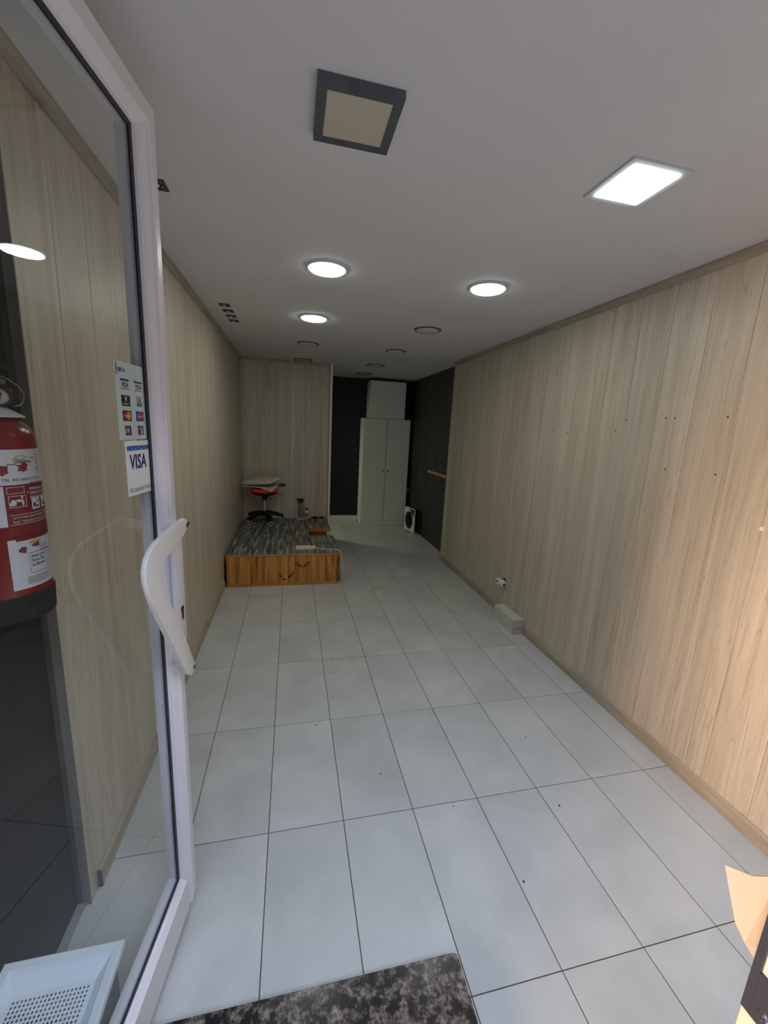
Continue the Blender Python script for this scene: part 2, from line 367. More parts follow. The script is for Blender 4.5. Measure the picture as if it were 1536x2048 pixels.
poly += [(0.078, -2.9145), (-0.044, -2.9145)]
prism(bm, poly, 0.0, ZG, 'xy', 0.003, 2)
struct(obj('floor_threshold', bm, granite()))

# ------------------------------------------------------------------ glass door, open inwards
DZ0, DZ1, DW = 0.050, 2.279, 0.885
dr = struct(empty('door_1', (0.0755, -2.592, 0), math.atan2(0.9914, 0.1311)-0.014))
# local: x = -distance from the free edge, y = depth behind the front face, z up
prof = [(0.000, 0.000), (-0.027, 0.0), (-0.028, 0.002), (-0.030, 0.002), (-0.031, -0.004), (-0.042, -0.004), (-0.044, 0.001), (-0.056, 0.010), (-0.057, 0.013), (-0.060, 0.014), (-0.062, 0.022), (-0.062, 0.058), (0.0, 0.058)]
STW = 0.062
def ring_member(name, pts2, a0, a1, vert, m):
    """frame member with section pts2 (inwards offset, depth), mitred at both ends; a0/a1 corner positions"""
    bm = B(); ra, rb = [], []
    for off, dep in pts2:
        ra.append(bm.verts.new(a0(off, dep))); rb.append(bm.verts.new(a1(off, dep)))
    n = len(pts2); bm.faces.new(ra); bm.faces.new(rb[::-1])
    for i in range(n): bm.faces.new((ra[(i+1) % n], ra[i], rb[i], rb[(i+1) % n]))
    return obj(name, bm, m, dr)
BR = 0.124   # bottom rail is taller than the other members
sc = [(-x, y) for x, y in prof]
scb = [(o_*BR/STW if o_ > 0.04 else o_, d_) for o_, d_ in sc]
scb = [(0, 0), (BR-0.010, 0.0), (BR-0.002, 0.014), (BR, 0.022), (BR, 0.058), (0, 0.058)]
ring_member('stile', sc, lambda o, d: (-o, d, DZ0), lambda o, d: (-o, d, DZ1-o), True, M_whitep)
ring_member('stile', sc, lambda o, d: (-DW+o, d, DZ0), lambda o, d: (-DW+o, d, DZ1-o), True, M_whitep)
ring_member('rail', sc, lambda o, d: (-o, d, DZ1-o), lambda o, d: (-DW+o, d, DZ1-o), False, M_whitep)
ring_member('rail', scb, lambda o, d: (-STW+0.0, d, DZ0+o), lambda o, d: (-DW+STW, d, DZ0+o), False, M_whitep)
# rounded cover bead down the lock stile
bm = B(); tube(bm, [(-0.0365, -0.001, DZ0+0.012), (-0.0365, -0.001, DZ1-0.040)], 0.0062, 10); obj('bead', bm, M_whitep, dr, True)
# gasket
gi, gb = STW, BR
x0, x1, z0, z1 = -DW+gi, -gi, DZ0+gb, DZ1-gi
bm = B()
for bx in ((x0, x0+0.012, z0, z1), (x1-0.012, x1, z0, z1), (x0+0.012, x1-0.012, z0, z0+0.012), (x0+0.012, x1-0.012, z1-0.012, z1)):
    box(bm, bx[0], bx[1], 0.0222, 0.0262, bx[2], bx[3])
obj('gasket', bm, M_gasket, dr)
bm = B(); vs = [bm.verts.new(c) for c in ((x0+.004, 0.0265, z0+.004), (x1-.004, 0.0265, z0+.004), (x1-.004, 0.0265, z1-.004), (x0+.004, 0.0265, z1-.004))]; bm.faces.new(vs)
obj('glass_pane', bm, M_glass, dr)
# pull handle
hp = [(0.073, 1.349), (0.056, 1.343), (0.048, 1.326), (0.059, 1.316), (0.078, 1.308), (0.137, 1.293), (0.175, 1.285), (0.195, 1.275), (0.204, 1.255), (0.204, 1.225), (0.195, 1.2), (0.176, 1.158), (0.135, 1.091), (0.097, 1.015), (0.054, 0.928), (0.050, 0.916), (0.053, 0.906), (0.064, 0.899), (0.078, 0.902), (0.102, 0.923), (0.142, 0.99), (0.174, 1.048), (0.216, 1.12), (0.253, 1.187), (0.272, 1.222), (0.281, 1.255), (0.281, 1.28), (0.270, 1.302), (0.254, 1.316), (0.234, 1.326), (0.187, 1.333), (0.136, 1.341)]
def hp3(s, z, off):       # outline was measured on a plane 4 cm in front of the face
    return (-s, -off, z)
bm = B(); prism(bm, [(-s, z) for s, z in hp], -0.052, -0.040, 'xz', 0.0035, 3)
hd = obj('pull_handle', bm, M_whitep2, dr, True)
for s, z in ((0.066, 1.328), (0.066, 0.917)):
    bm = B(); tube(bm, [(-s, 0.001, z), (-s, -0.041, z)], 0.0125, 18); obj('standoff', bm, M_whitep2, hd, True)
    bm = B(); tube(bm, [(-s+0.006, -0.0518, z), (-s+0.006, -0.0538, z)], 0.0072, 14); o = obj('bolt', bm, M_steel, hd, True); o['label'] = 'steel screw head'
    bm = B(); tube(bm, [(-s+0.006, -0.0539, z), (-s+0.006, -0.0543, z)], 0.0045, 6); obj('bolt_socket', bm, M_blackpl, hd, True)
bm = B(); tube(bm, [(-0.050, -0.046, 1.329), (-0.0425, -0.046, 1.329)], 0.0062, 12); o = obj('bolt', bm, M_blackpl, hd, True); o['label'] = 'dark bolt end'
# lock plate
def rrect(x0, x1, z0, z1, r, n=5):
    out = []
    for cx, cz, a0 in ((x1-r, z1-r, 0), (x0+r, z1-r, 90), (x0+r, z0+r, 180), (x1-r, z0+r, 270)):
        for i in range(n+1):
            t = math.radians(a0+90*i/n); out.append((cx+r*math.cos(t), cz+r*math.sin(t)))
    return out
bm = B(); prism(bm, rrect(-0.058, 0.001, 0.967, 1.30, 0.014), -0.0125, -0.0035, 'xz', 0.002, 2); lp = obj('lock_plate', bm, M_whitep, dr, True)
bm = B(); tube(bm, [(-0.020, -0.0122, 1.073), (-0.020, -0.0136, 1.073)], 0.0095, 16); box(bm, -0.026, -0.014, -0.0134, -0.0122, 1.043, 1.070)
o = obj('keyhole', bm, mat('brass_dark', srgb(70, 58, 40), 0.4, 0.8), lp, True); o['label'] = 'dark profile keyhole'

# stickers on the glass ------------------------------------------------
M_st = mat('sticker_white', srgb(228, 228, 226), 0.4); M_st2 = mat('sticker_pale', srgb(226, 236, 236), 0.5)
M_navy = mat('ink_navy', srgb(24, 40, 96), 0.5); M_blue = mat('ink_blue', srgb(28, 92, 160), 0.5); M_gold = mat('ink_gold', srgb(190, 172, 96), 0.5)
M_ink = mat('ink_black', srgb(16, 16, 16), 0.5); M_red = mat('ink_red', srgb(170, 34, 30), 0.5); M_or = mat('ink_orange', srgb(214, 140, 60), 0.5)
M_grey = mat('ink_grey', srgb(110, 110, 112), 0.5); M_teal = mat('ink_teal', srgb(20, 70, 96), 0.5); M_lb = mat('ink_light_blue', srgb(40, 120, 190), 0.5)
def card(name, par, x0, x1, z0, z1, y, m, r=0.0, th=0.0003):
    bm = B(); prism(bm, rrect(x0, x1, z0, z1, r) if r else [(x1, z1), (x0, z1), (x0, z0), (x1, z0)], y, y-th, 'xz'); return obj(name, bm, m, par)
YG = 0.0262   # front of the pane
s1 = card('sticker', dr, -0.2525, -0.121, 1.546, 1.713, YG+0.0014, M_st2); s1['label'] = 'pale sheet of card payment logos'
def L1(z): return YG+0.0010-0.0001*z
y1 = YG+0.0009
card('mark', s1, -0.2475, -0.2445, 1.684, 1.710, y1, M_navy)
text_obj('lettering', 'BBVA', 0.0125, M_navy, s1, (-0.241, y1-0.0002, 1.6915), bold=0.0002)
for x, z, wd in ((-0.2335, 1.655, 0.035), (-0.1755, 1.655, 0.035)):
    card('mark', s1, x, x+wd, z+0.0185, z+0.0225, y1, M_navy)
    text_obj('lettering', 'VISA', 0.0145, M_navy, s1, (x+0.003, y1-0.0002, z+0.0055), bold=0.0003, shear=0.15)
    card('mark', s1, x, x+wd, z, z+0.003, y1, M_gold)
card('mark', s1, -0.2345, -0.1985, 1.6195, 1.643, y1, M_ink)
text_obj('lettering', 'ServiRed', 0.0075, M_st, s1, (-0.2325, y1-0.0004, 1.6225))
card('mark', s1, -0.2185, -0.2145, 1.631, 1.640, y1-0.0004, M_st)
card('mark', s1, -0.168, -0.147, 1.6215, 1.6435, y1, M_grey); card('mark', s1, -0.1672, -0.1478, 1.6285, 1.6428, y1-0.0003, M_st)
text_obj('lettering', 'V', 0.012, M_navy, s1, (-0.1622, y1-0.0008, 1.631)); card('mark', s1, -0.1672, -0.1478, 1.6222, 1.6283, y1-0.0003, M_navy)
text_obj('lettering', 'PAY', 0.006, M_st, s1, (-0.163, y1-0.0008, 1.6232))
def circle(cx, cz, r, n=20): return [(cx+r*math.cos(2*math.pi*i/n), cz+r*math.sin(2*math.pi*i/n)) for i in range(n)]
def disc(name, par, cx, cz, r, y, m):
    bm = B(); prism(bm, circle(cx, cz, r), y, y-0.0002, 'xz'); return obj(name, bm, m, par)
card('mark', s1, -0.233, -0.197, 1.5875, 1.610, y1, M_ink)
disc('mark', s1, -0.2205, 1.5988, 0.0092, y1-0.0003, M_red); disc('mark', s1, -0.2095, 1.5988, 0.0092, y1-0.0005, M_or)
text_obj('lettering', 'MasterCard', 0.0055, M_st, s1, (-0.2295, y1-0.0009, 1.597))
card('mark', s1, -0.176, -0.142, 1.5875, 1.610, y1, M_navy)
disc('mark', s1, -0.1640, 1.5988, 0.0088, y1-0.0003, M_lb); disc('mark', s1, -0.1535, 1.5988, 0.0088, y1-0.0005, M_red)
text_obj('lettering', 'Maestro', 0.0066, M_st, s1, (-0.1705, y1-0.0009, 1.597))
for i, mm in enumerate((M_navy, M_red, M_navy)):
    card('mark', s1, -0.228+i*0.0088, -0.2202+i*0.0088, 1.5555, 1.5775, y1, mm, 0.0022)
text_obj('lettering', 'JCB', 0.0115, M_st, s1, (-0.2275, y1-0.0004, 1.5625), bold=0.0003)
card('mark', s1, -0.172, -0.146, 1.556, 1.5775, y1, M_teal, 0.002); card('mark', s1, -0.172, -0.165, 1.556, 1.570, y1-0.0003, M_red)
text_obj('lettering', 'UnionPay', 0.0056, M_st, s1, (-0.1705, y1-0.0008, 1.5685)); card('mark', s1, -0.161, -0.151, 1.559, 1.566, y1-0.0003, M_st2)
s2 = card('sticker', dr, -0.239, -0.1165, 1.4185, 1.5435, YG-0.0008, M_st, 0.002); s2['label'] = 'white sticker reading VISA Accepted here'
y2 = YG-0.0012
card('mark', s2, -0.2315, -0.127, 1.5215, 1.532, y2, M_blue)
for i in range(7): card('mark', s2, -0.226+i*0.014+random.uniform(-.003, .003), -0.222+i*0.014, 1.5235+0.003*(i % 2), 1.5245+0.003*(i % 2)+0.0002, y2-0.0003, M_st)
text_obj('lettering', 'VISA', 0.046, M_navy, s2, (-0.2240, y2-0.0002, 1.480), bold=0.0013, shear=0.12, sx=0.84)
text_obj('lettering', 'Accepted here', 0.0172, M_grey, s2, (-0.232, y2-0.0002, 1.4265), sx=1.0)

for stk, k_, o_ in ((s1, 0.97, 0.0546), (s2, 0.955, 0.0510)):
    stk.scale.x = k_; stk.location.x = o_       # final place on the pane
# ------------------------------------------------------------------ lock strike on the door post, torn flap
jm = struct(empty('door_frame_post', (0, 0, 0)))
M_jamb = mat('cream_door_post', srgb(206, 198, 184), 0.5)
bm = B(); box(bm, 0.880, 0.954, YF-0.08, -3.5355, 0, 2.3, 0.0015); obj('post', bm, M_jamb, jm)
pts = rrect(-3.575, -3.5372, 0.985, 1.20, 0.001, 1)
bm = B()  # strike plate with a slot
def ybox(a, b, c, d): box(bm, 0.8765, 0.8797, a, b, c, d)
M_dark = mat('dark_zinc_plate', srgb(58, 62, 74), 0.5, 0.3)
ybox(-3.5450, -3.5372, 0.9875, 1.20); ybox(-3.6, -3.5452, 0.9875, 1.046); ybox(-3.6, -3.5452, 1.125, 1.20)
sp = obj('strike_plate', bm, M_dark, jm); sp['label'] = 'dark metal strike plate'
bm = B(); tube(bm, [(0.8766, -3.5565, 1.003), (0.8745, -3.5565, 1.003)], [0.0062, 0.0045], 20)
box(bm, 0.8742, 0.8746, -3.5600, -3.5530, 1.0024, 1.0036); box(bm, 0.8742, 0.8746, -3.5571, -3.5559, 0.9995, 1.0065)
obj('screw', bm, M_steel, sp, True)
bm = B(); box(bm, 0.8796, 0.8800, -3.590, -3.553, 1.050, 1.120); obj('slot_recess', bm, M_blackpl, sp)

# curled cream masking flap just inside the post
bm = B()
P = [(0.955, -3.448, 1.046), (0.962, -3.474, 1.060), (0.975, -3.492, 1.079), (0.975, -3.528, 1.10),
     (0.930, -3.487, 1.012), (0.925, -3.503, 1.006), (0.965, -3.520, 1.00), (0.945, -3.512, 0.975), (0.985, -3.528, 0.97)]
v = [bm.verts.new(p) for p in P]
for f in ((0, 4, 1), (1, 4, 5, 2), (2, 5, 6, 3), (5, 7, 6), (6, 7, 8)): bm.faces.new([v[i] for i in f])
r = bmesh.ops.extrude_face_region(bm, geom=bm.faces[:]); 
for g in r['geom']:
    if isinstance(g, bmesh.types.BMVert): g.co += Vector((0.0012, 0.0008, 0))
tag(obj('paper_flap', bm, mat('cream_card', srgb(206, 196, 184), 0.7)), 'sunlit cream scrap of folded card beside the door post strike plate', 'card')

# ------------------------------------------------------------------ ceiling lights
def round_light(lit, label, group, x, y):
    t = empty('round_downlight', (x, y, H)); tag(t, label, 'ceiling light', group)
    bm = B(); lathe(bm, [(0.092, -0.0075), (0.101, -0.0095), (0.111, -0.004), (0.112, -0.0005), (0.092, -0.0005)], 48, cap0=False, cap1=False)
    obj('ring', bm, M_ledring if lit else M_greyring, t, True)
    if lit:
        bm = B(); lathe(bm, [(0.0915, -0.0125), (0.088, -0.0150), (0.03, -0.0155)], 48); obj('diffuser', bm, lit, t, True)
        bm = B(); lathe(bm, [(0.0915, -0.0010), (0.0915, -0.0124)], 48, cap0=False, cap1=False); obj('halo_edge', bm, M_halo, t, True)  # added glowing band for the halo
    else:
        bm = B(); lathe(bm, [(0.093, -0.0010), (0.0925, -0.008), (0.088, -0.0105), (0.03, -0.0115)], 48); obj('diffuser', bm, M_diff, t, True)
    return t
M_ledring = mat('glow_paled_ring', srgb(205, 210, 216), 0.4, 0.0)  # paler ring colour for lit lamps, their glow put into the paint
g = 'round downlights in the ceiling'
def place(t, src, x, y, label): return copy_thing(t, (x, y, H), label)
rl = round_light(M_led, 'lit cold white round downlight, left of the nearest lit pair', g, 0.563, -1.408)
place(rl, None, 1.474, -1.442, 'lit cold white round downlight nearest the right wall')
rl2 = round_light(M_led2, 'smaller looking lit round downlight, second from the front on the left row', g, 0.546, -0.376)
ru = round_light(None, 'unlit round downlight with grey ring, rearmost of the left row', g, 0.541, 0.66)
place(ru, None, 1.470, -0.386, 'unlit round downlight with dark ring, second on the right row')
place(ru, None, 1.458, 0.620, 'unlit round downlight, rearmost round one of the right row')
def square_light(lit, ringm, label, x, y, drop=0.008, a=0.109, b=0.084, rot=0.0):
    t = empty('square_panel_light', (x, y, H), rot); tag(t, label, 'ceiling light', 'square panel lights in the ceiling')
    bm = B()
    for bx in ((-a, a, -a, -b), (-a, a, b, a), (-a, -b, -b, b), (b, a, -b, b)): box(bm, bx[0], bx[1], bx[2], bx[3], -drop, -0.0005)
    obj('frame', bm, ringm, t)
    bm = B(); box(bm, -b, b, -b, b, -0.0110 if lit else -drop+0.002, -0.0075 if lit else -0.0007); obj('diffuser', bm, lit or M_diff2, t)
    if lit:
        bm = B(); box(bm, -b, b, -b, b, -0.0074, -0.0007); obj('halo_edge', bm, M_halo, t)  # added glowing slab for the halo
    return t
M_diff2 = mat('opal_diffuser_cream', srgb(196, 190, 172), 0.5)
M_base = mat('black_rubber', srgb(8, 8, 10), 0.7)
M_darkfr = noisy('dark_grey_frame', [(0.3, srgb(78, 82, 88)), (0.7, srgb(92, 96, 102))], (1, 1, 1), 12, 2, 0.5)
square_light(None, M_darkfr, 'unlit square panel light with dark grey frame, nearest the glass door', 0.549, -2.509, 0.020, 0.108, 0.083)
square_light(M_led3, M_ledring, 'lit square panel light near the right wall', 1.470, -2.481, 0.007)
sq = square_light(None, M_greyring, 'unlit square panel light against the alcove wall', 0.519, 1.742)
copy_thing(sq, (1.447, 1.665, H), 'unlit square panel light in front of the wardrobe, nearer of two')
copy_thing(sq, (1.447, 2.560, H), 'unlit square panel light in front of the wardrobe, farther of two')
def spot(label, x, y, s=0.037):
    t = empty('square_spotlight', (x, y, H)); tag(t, label, 'spotlight', 'small square spotlights by the left wall')
    bm = B()
    for bx in ((-s, s, -s, -s*.62), (-s, s, s*.62, s), (-s, -s*.62, -s*.62, s*.62), (s*.62, s, -s*.62, s*.62)): box(bm, bx[0], bx[1], bx[2], bx[3], -0.004, -0.0005)
    obj('plate', bm, mat('bronze_plate', srgb(74, 70, 60), 0.4, 0.4), t)
    bm = B(); lathe(bm, [(s*.60, -0.001), (s*.55, -0.004), (s*.42, -0.0045), (s*.40, -0.001)], 20, cap0=False, cap1=False); obj('socket', bm, M_blackpl, t, True)
    bm = B(); lathe(bm, [(s*.40, -0.0012), (s*.36, -0.005), (s*.1, -0.006)], 16); obj('bulb', bm, M_diff, t, True)
    return t
s0 = spot('small square spotlight, nearest of the row of four by the left wall', -0.0905, -0.455)
copy_thing(s0, (-0.087, -0.303, H), 'small square spotlight, second nearest of the row of four by the left wall')
copy_thing(s0, (-0.086, -0.150, H), 'small square spotlight, third of the row of four by the left wall')
copy_thing(s0, (-0.086, -0.002, H), 'small square spotlight, farthest of the row of four by the left wall')
copy_thing(s0, (-0.096, -1.970, H), 'single small square spotlight partly hidden by the glass door frame')

# ------------------------------------------------------------------ low wooden platform
PX0, PX1, PY0, PY1, PZ = -0.233, 0.872, 0.2, YA-0.001, 0.325
NX, NY0, NY1 = 0.588, 0.925, 1.282      # open hatch at the right edge
pf = empty('platform', (PX0, PY0, 0)); tag(pf, 'low pine platform with dark grey laminate top against the left wall', 'platform')
pf.rotation_euler = (0, 0, 0)
def pob(name, bm, m, sm=False):
    bmesh.ops.translate(bm, verts=bm.verts, vec=(-PX0, -PY0, 0)); return obj(name, bm, m, pf, sm)
def laminate():
    m = mat('grey_rustic_laminate', srgb(80, 80, 74), 0.5); ns, ln, p = nodes(m); tc = ns.new('ShaderNodeTexCoord')
    def nz(s, sc, d, dist):
        mp = ns.new('ShaderNodeMapping'); mp.inputs['Scale'].default_value = s; ln.new(tc.outputs['Object'], mp.inputs['Vector'])
        n = ns.new('ShaderNodeTexNoise'); n.inputs['Scale'].default_value = sc; n.inputs['Detail'].default_value = d; n.inputs['Distortion'].default_value = dist
        ln.new(mp.outputs[0], n.inputs['Vector']); return n
    a = nz((10, 0.9, 1), 3.2, 6, 0.15); b = nz((40, 2.6, 1), 2.5, 4, 0.1)
    ra = ramp(ns, [(0.34, srgb(76, 72, 62)), (0.5, srgb(122, 122, 112)), (0.66, srgb(176, 182, 176))]); ln.new(a.outputs['Fac'], ra.inputs[0])
    rb = ramp(ns, [(0.36, (0.35, 0.33, 0.30, 1)), (0.6, (1.15, 1.15, 1.15, 1))]); ln.new(b.outputs['Fac'], rb.inputs[0])
    mx = ns.new('ShaderNodeMix'); mx.data_type = 'RGBA'; mx.blend_type = 'MULTIPLY'; mx.inputs[0].default_value = 0.8
    ln.new(ra.outputs[0], mx.inputs[6]); ln.new(rb.outputs[0], mx.inputs[7]); ln.new(mx.outputs[2], p.inputs['Base Color']); return m
M_lam = laminate()
M_pine = noisy('pine_plank', [(0.3, srgb(138, 80, 26)), (0.46, srgb(186, 126, 52)), (0.6, srgb(206, 150, 74)), (0.75, srgb(222, 176, 104))], (16, 9, 0.8), 1.8, 5, 0.4, 0.05, dist=0.7, rnd=0.1, offset=True)
M_pine2 = noisy('pine_batten', [(0.3, srgb(160, 104, 46)), (0.7, srgb(196, 146, 78))], (0.8, 8, 8), 4, 4, 0.45)
M_brown = noisy('brown_board', [(0.3, srgb(96, 64, 34)), (0.7, srgb(132, 92, 50))], (1, 8, 8), 4, 4, 0.6)
yi = PY0+0.018
bm = B(); box(bm, PX0, NX, yi, PY1, PZ-0.017, PZ, 0.001); box(bm, NX+0.0002, PX1, yi, NY0, PZ-0.017, PZ, 0.001); box(bm, NX+0.0002, PX1, NY1, PY1, PZ-0.017, PZ, 0.001)
pob('top', bm, M_lam)
bm = B(); box(bm, PX0, PX1, PY0-0.002, yi-0.0002, 0.309, PZ, 0.0015); pob('edge_strip', bm, M_pine2)
bm = B(); box(bm, PX0, PX1, PY0-0.002, yi-0.0002, 0.0, 0.026, 0.0015); pob('edge_strip', bm, M_pine2)
bm = B(); box(bm, PX0, -0.2142, PY0-0.003, yi-0.0002, 0.0262, 0.3088, 0.0015); pob('edge_strip', bm, M_pine2)
bm = B(); box(bm, 0.8465, PX1, PY0-0.003, yi-0.0002, 0.0262, 0.3088, 0.0015); o = pob('edge_strip', bm, M_brown); o['label'] = 'darker brown end strip'
seams = [-0.214, -0.052, 0.106, 0.261, 0.42, 0.577, 0.734, 0.8463]
for a, b in zip(seams, seams[1:]):
    bm = B(); box(bm, 0, b-a-0.002, 0, 0.012, 0, 0.2826, 0.0018)
    o = obj('plank', bm, M_pine, pf, loc=(a+0.001-PX0, 0.0015, 0.0262))
bm = B(); box(bm, PX0+0.001, PX0+0.015, yi, PY1, 0, PZ-0.0172); pob('side_board', bm, M_pine2)
bm = B(); prism(bm, [(yi, 0), (PY1, 0), (PY1, PZ-0.0172), (NY1, PZ-0.0172), (NY1, PZ-0.115), (NY0, PZ-0.115), (NY0, PZ-0.0172), (yi, PZ-0.0172)], PX1-0.015, PX1, 'yz')
pob('side_board', bm, M_pine2)
bm = B(); box(bm, NX+0.002, PX1-0.0152, NY1+0.0, NY1+0.014, 0.0, PZ-0.0172)
box(bm, NX-0.014, NX-0.0002, NY0, NY1, 0.0, PZ-0.0172); box(bm, NX+0.002, PX1-0.0152, NY0-0.014, NY0-0.0002, 0.0, PZ-0.0172)
pob('hatch_wall', bm, M_brown)
bm = B(); box(bm, NX, PX1-0.0155, NY0, NY1-0.0002, PZ-0.125, PZ-0.115); pob('hatch_floor', bm, M_brown)
bm = B(); box(bm, NX, PX1-0.0002, NY1-0.020, NY1-0.0004, PZ-0.045, PZ-0.0005, 0.001); pob('hatch_batten', bm, M_pine2)
# branded loop marks burnt into the front planks
M_burn = mat('burnt_mark', srgb(70, 34, 12), 0.7)
def loop_mark(x0, z0, x1, z1, wd=0.011):
    a, b = Vector((x0, 0, z0)), Vector((x1, 0, z1)); d = (b-a); L = d.length; d.normalize(); n = Vector((-d.z, 0, d.x)); pts = []
    for i in range(15):
        t = 2*math.pi*i/14; u = 0.5-0.5*math.cos(t); wv = wd*math.sin(t)*(1.15-0.55*u)
        pts.append(a+d*(L*u)+n*wv+Vector((0, PY0+0.0012, 0)))
    bm = B(); tube(bm, pts, 0.0032, 6); tube(bm, [a+d*L*0.45+Vector((0, PY0+0.0012, 0)), b+Vector((0, PY0+0.0012, 0))], 0.0035, 6)
    return pob('burnt_mark', bm, M_burn)
loop_mark(0.425, 0.242, 0.485, 0.192); loop_mark(0.569, 0.243, 0.500, 0.190); loop_mark(0.417, 0.142, 0.352, 0.078, 0.012); loop_mark(0.269, 0.111, 0.294, 0.090, 0.008); loop_mark(0.300, 0.066, 0.330, 0.062, 0.008)
# white socket box at the hatch
t = empty('socket_box', (0.815, 0.955, PZ+0.0002)); tag(t, 'small white socket box at the corner of the platform hatch', 'socket')
bm = B(); box(bm, -0.016, 0.016, -0.014, 0.014, 0, 0.036, 0.003, 2); obj('housing', bm, M_whitepl, t, True)
bm = B(); tube(bm, [(0, -0.0138, 0.02), (0, -0.0148, 0.02)], 0.0065, 12); obj('socket_hole', bm, M_blackpl, t)

# power strip with its cable
t = empty('power_strip', (0.53, 0.375, PZ+0.0003), math.radians(3)); tag(t, 'cream power strip lying on the platform top', 'power strip')
M_cream = mat('cream_plastic', srgb(222, 216, 178), 0.4)
bm = B(); prism(bm, [(-0.098, -0.030), (0.078, -0.030), (0.100, -0.012), (0.100, 0.012), (0.078, 0.030), (-0.098, 0.030)], 0, 0.036, 'xy', 0.005, 2); obj('body', bm, M_cream, t, True)
for i in range(3):
    bm = B(); lathe(bm, [(0.019, 0.0362), (0.021, 0.0372), (0.0215, 0.0362)], 20, (-0.072+i*0.045, 0, 0), cap1=False, cap0=False)
    so = obj('socket', bm, M_whitepl, t, True)
    for dx in (-0.0095, 0.0095):
        bm = B(); tube(bm, [(-0.072+i*0.045+dx, 0, 0.0361), (-0.072+i*0.045+dx, 0, 0.0370)], 0.0028, 8); obj('socket_hole', bm, M_blackpl, so)
bm = B(); box(bm, 0.050, 0.078, 0.004, 0.024, 0.036, 0.044, 0.002); o = obj('switch', bm, M_blackpl, t); o['label'] = 'black rocker switch'
cab = smooth_path([(0.105, 0, 0.018), (0.14, -0.012, 0.006), (0.20, -0.030, 0.005), (0.27, -0.045, 0.005), (0.315, -0.065, 0.006), (0.345, -0.095, 0.004), (0.362, -0.110, -0.03), (0.374, -0.118, -0.11), (0.382, -0.120, -0.20), (0.378, -0.118, -0.27), (0.368, -0.125, -0.318), (0.372, -0.100, -0.3205), (0.384, -0.03, -0.3205), (0.395, 0.06, -0.3205)], 6)
bm = B(); tube(bm, cab, 0.0042, 8); o = obj('cable', bm, M_whitepl, t, True); o['label'] = 'white cable hanging over the platform edge'

# ------------------------------------------------------------------ stool with cushions
SX, SY = 0.040, 1.615
st = empty('rolling_stool', (SX, SY, PZ)); tag(st, 'black rolling stool with orange seat standing on the platform', 'stool')
bm = B()
for k in range(5):
    a = math.radians(-68+72*k); d = Vector((math.cos(a), math.sin(a), 0)); n = Vector((-d.y, d.x, 0))
    pts = [(0.02, 0.135), (0.10, 0.128), (0.17, 0.110), (0.240, 0.086)]
    rings = []
    for r_, z_ in pts:
        wv = 0.034-0.030*r_; h_ = 0.026-0.02*r_
        rings.append([bm.verts.new(d*r_+n*s*wv+Vector((0, 0, z_+q*h_))) for s, q in ((-1, -1), (1, -1), (1, 0.6), (0.6, 1), (-0.6, 1), (-1, 0.6))])
    for p_, q_ in zip(rings, rings[1:]):
        for i in range(6): bm.faces.new((p_[i], p_[(i+1) % 6], q_[(i+1) % 6], q_[i]))
    bm.faces.new(rings[0][::-1]); bm.faces.new(rings[-1])
lathe(bm, [(0.036, 0.095), (0.042, 0.11), (0.038, 0.150), (0.028, 0.165)], 24)
obj('star_base', bm, M_blackpl, st, True)
bm = B(); wv = 0.030; tube(bm, [(0, -0.010, 0.0), (0, 0.010, 0.0)], wv, 20); me0 = None
wheel = None
for k in range(5):
    a = math.radians(-68+72*k); px, py = 0.222*math.cos(a), 0.222*math.sin(a)
    if wheel is None:
        bm.free(); bm = B(); tube(bm, [(0, -0.013, 0.0), (0, 0.013, 0.0)], wv, 20)
        wheel = obj('caster', bm, M_blackpl, st, True, loc=(px, py, wv+0.0005))
        bm = B()
        for s in (-1, 1):
            tp = [(0.022*math.cos(2*math.pi*i/18), s*0.0138, 0.022*math.sin(2*math.pi*i/18)) for i in range(19)]; tube(bm, tp, 0.0052, 6, cap=False)
        rg = obj('wheel_ring', bm, mat('silver_ring', srgb(225, 225, 228), 0.4), wheel, True)
        bm = B(); tube(bm, [(0, 0, 0.028), (0, 0, 0.052)], 0.012, 8); pin = obj('pin', bm, M_blackpl, wheel, True)
        wheel.rotation_euler = (0, 0, 0.15)
    else:
        c = wheel.copy(); C.objects.link(c); c.location = (px, py, wv+0.0005); c.rotation_euler = (0, 0, random.uniform(-0.5, 0.5))
        for ch in (rg, pin): e = ch.copy(); C.objects.link(e); e.parent = c
bm = B(); lathe(bm, [(0.024, 0.16), (0.024, 0.175), (0.0135, 0.176), (0.0135, 0.330)], 20); obj('gas_column', bm, mat('chrome_column', srgb(215, 215, 212), 0.45, 0.5), st, True)
bm = B(); lathe(bm, [(0.026, 0.300), (0.030, 0.31), (0.030, 0.345), (0.075, 0.362), (0.135, 0.378), (0.165, 0.400), (0.165, 0.412)], 36)
tube(bm, smooth_path([(0.02, -0.02, 0.352), (0.06, -0.05, 0.338), (0.085, -0.07, 0.332)], 4), 0.006, 8)
obj('seat_shell', bm, M_blackpl, st, True)
bm = B(); lathe(bm, [(0.160, 0.412), (0.172, 0.420), (0.175, 0.435), (0.168, 0.455), (0.120, 0.470)], 40)
o = obj('seat', bm, mat('orange_vinyl', srgb(255, 72, 10), 0.35), st, True); o['label'] = 'glossy orange round seat'

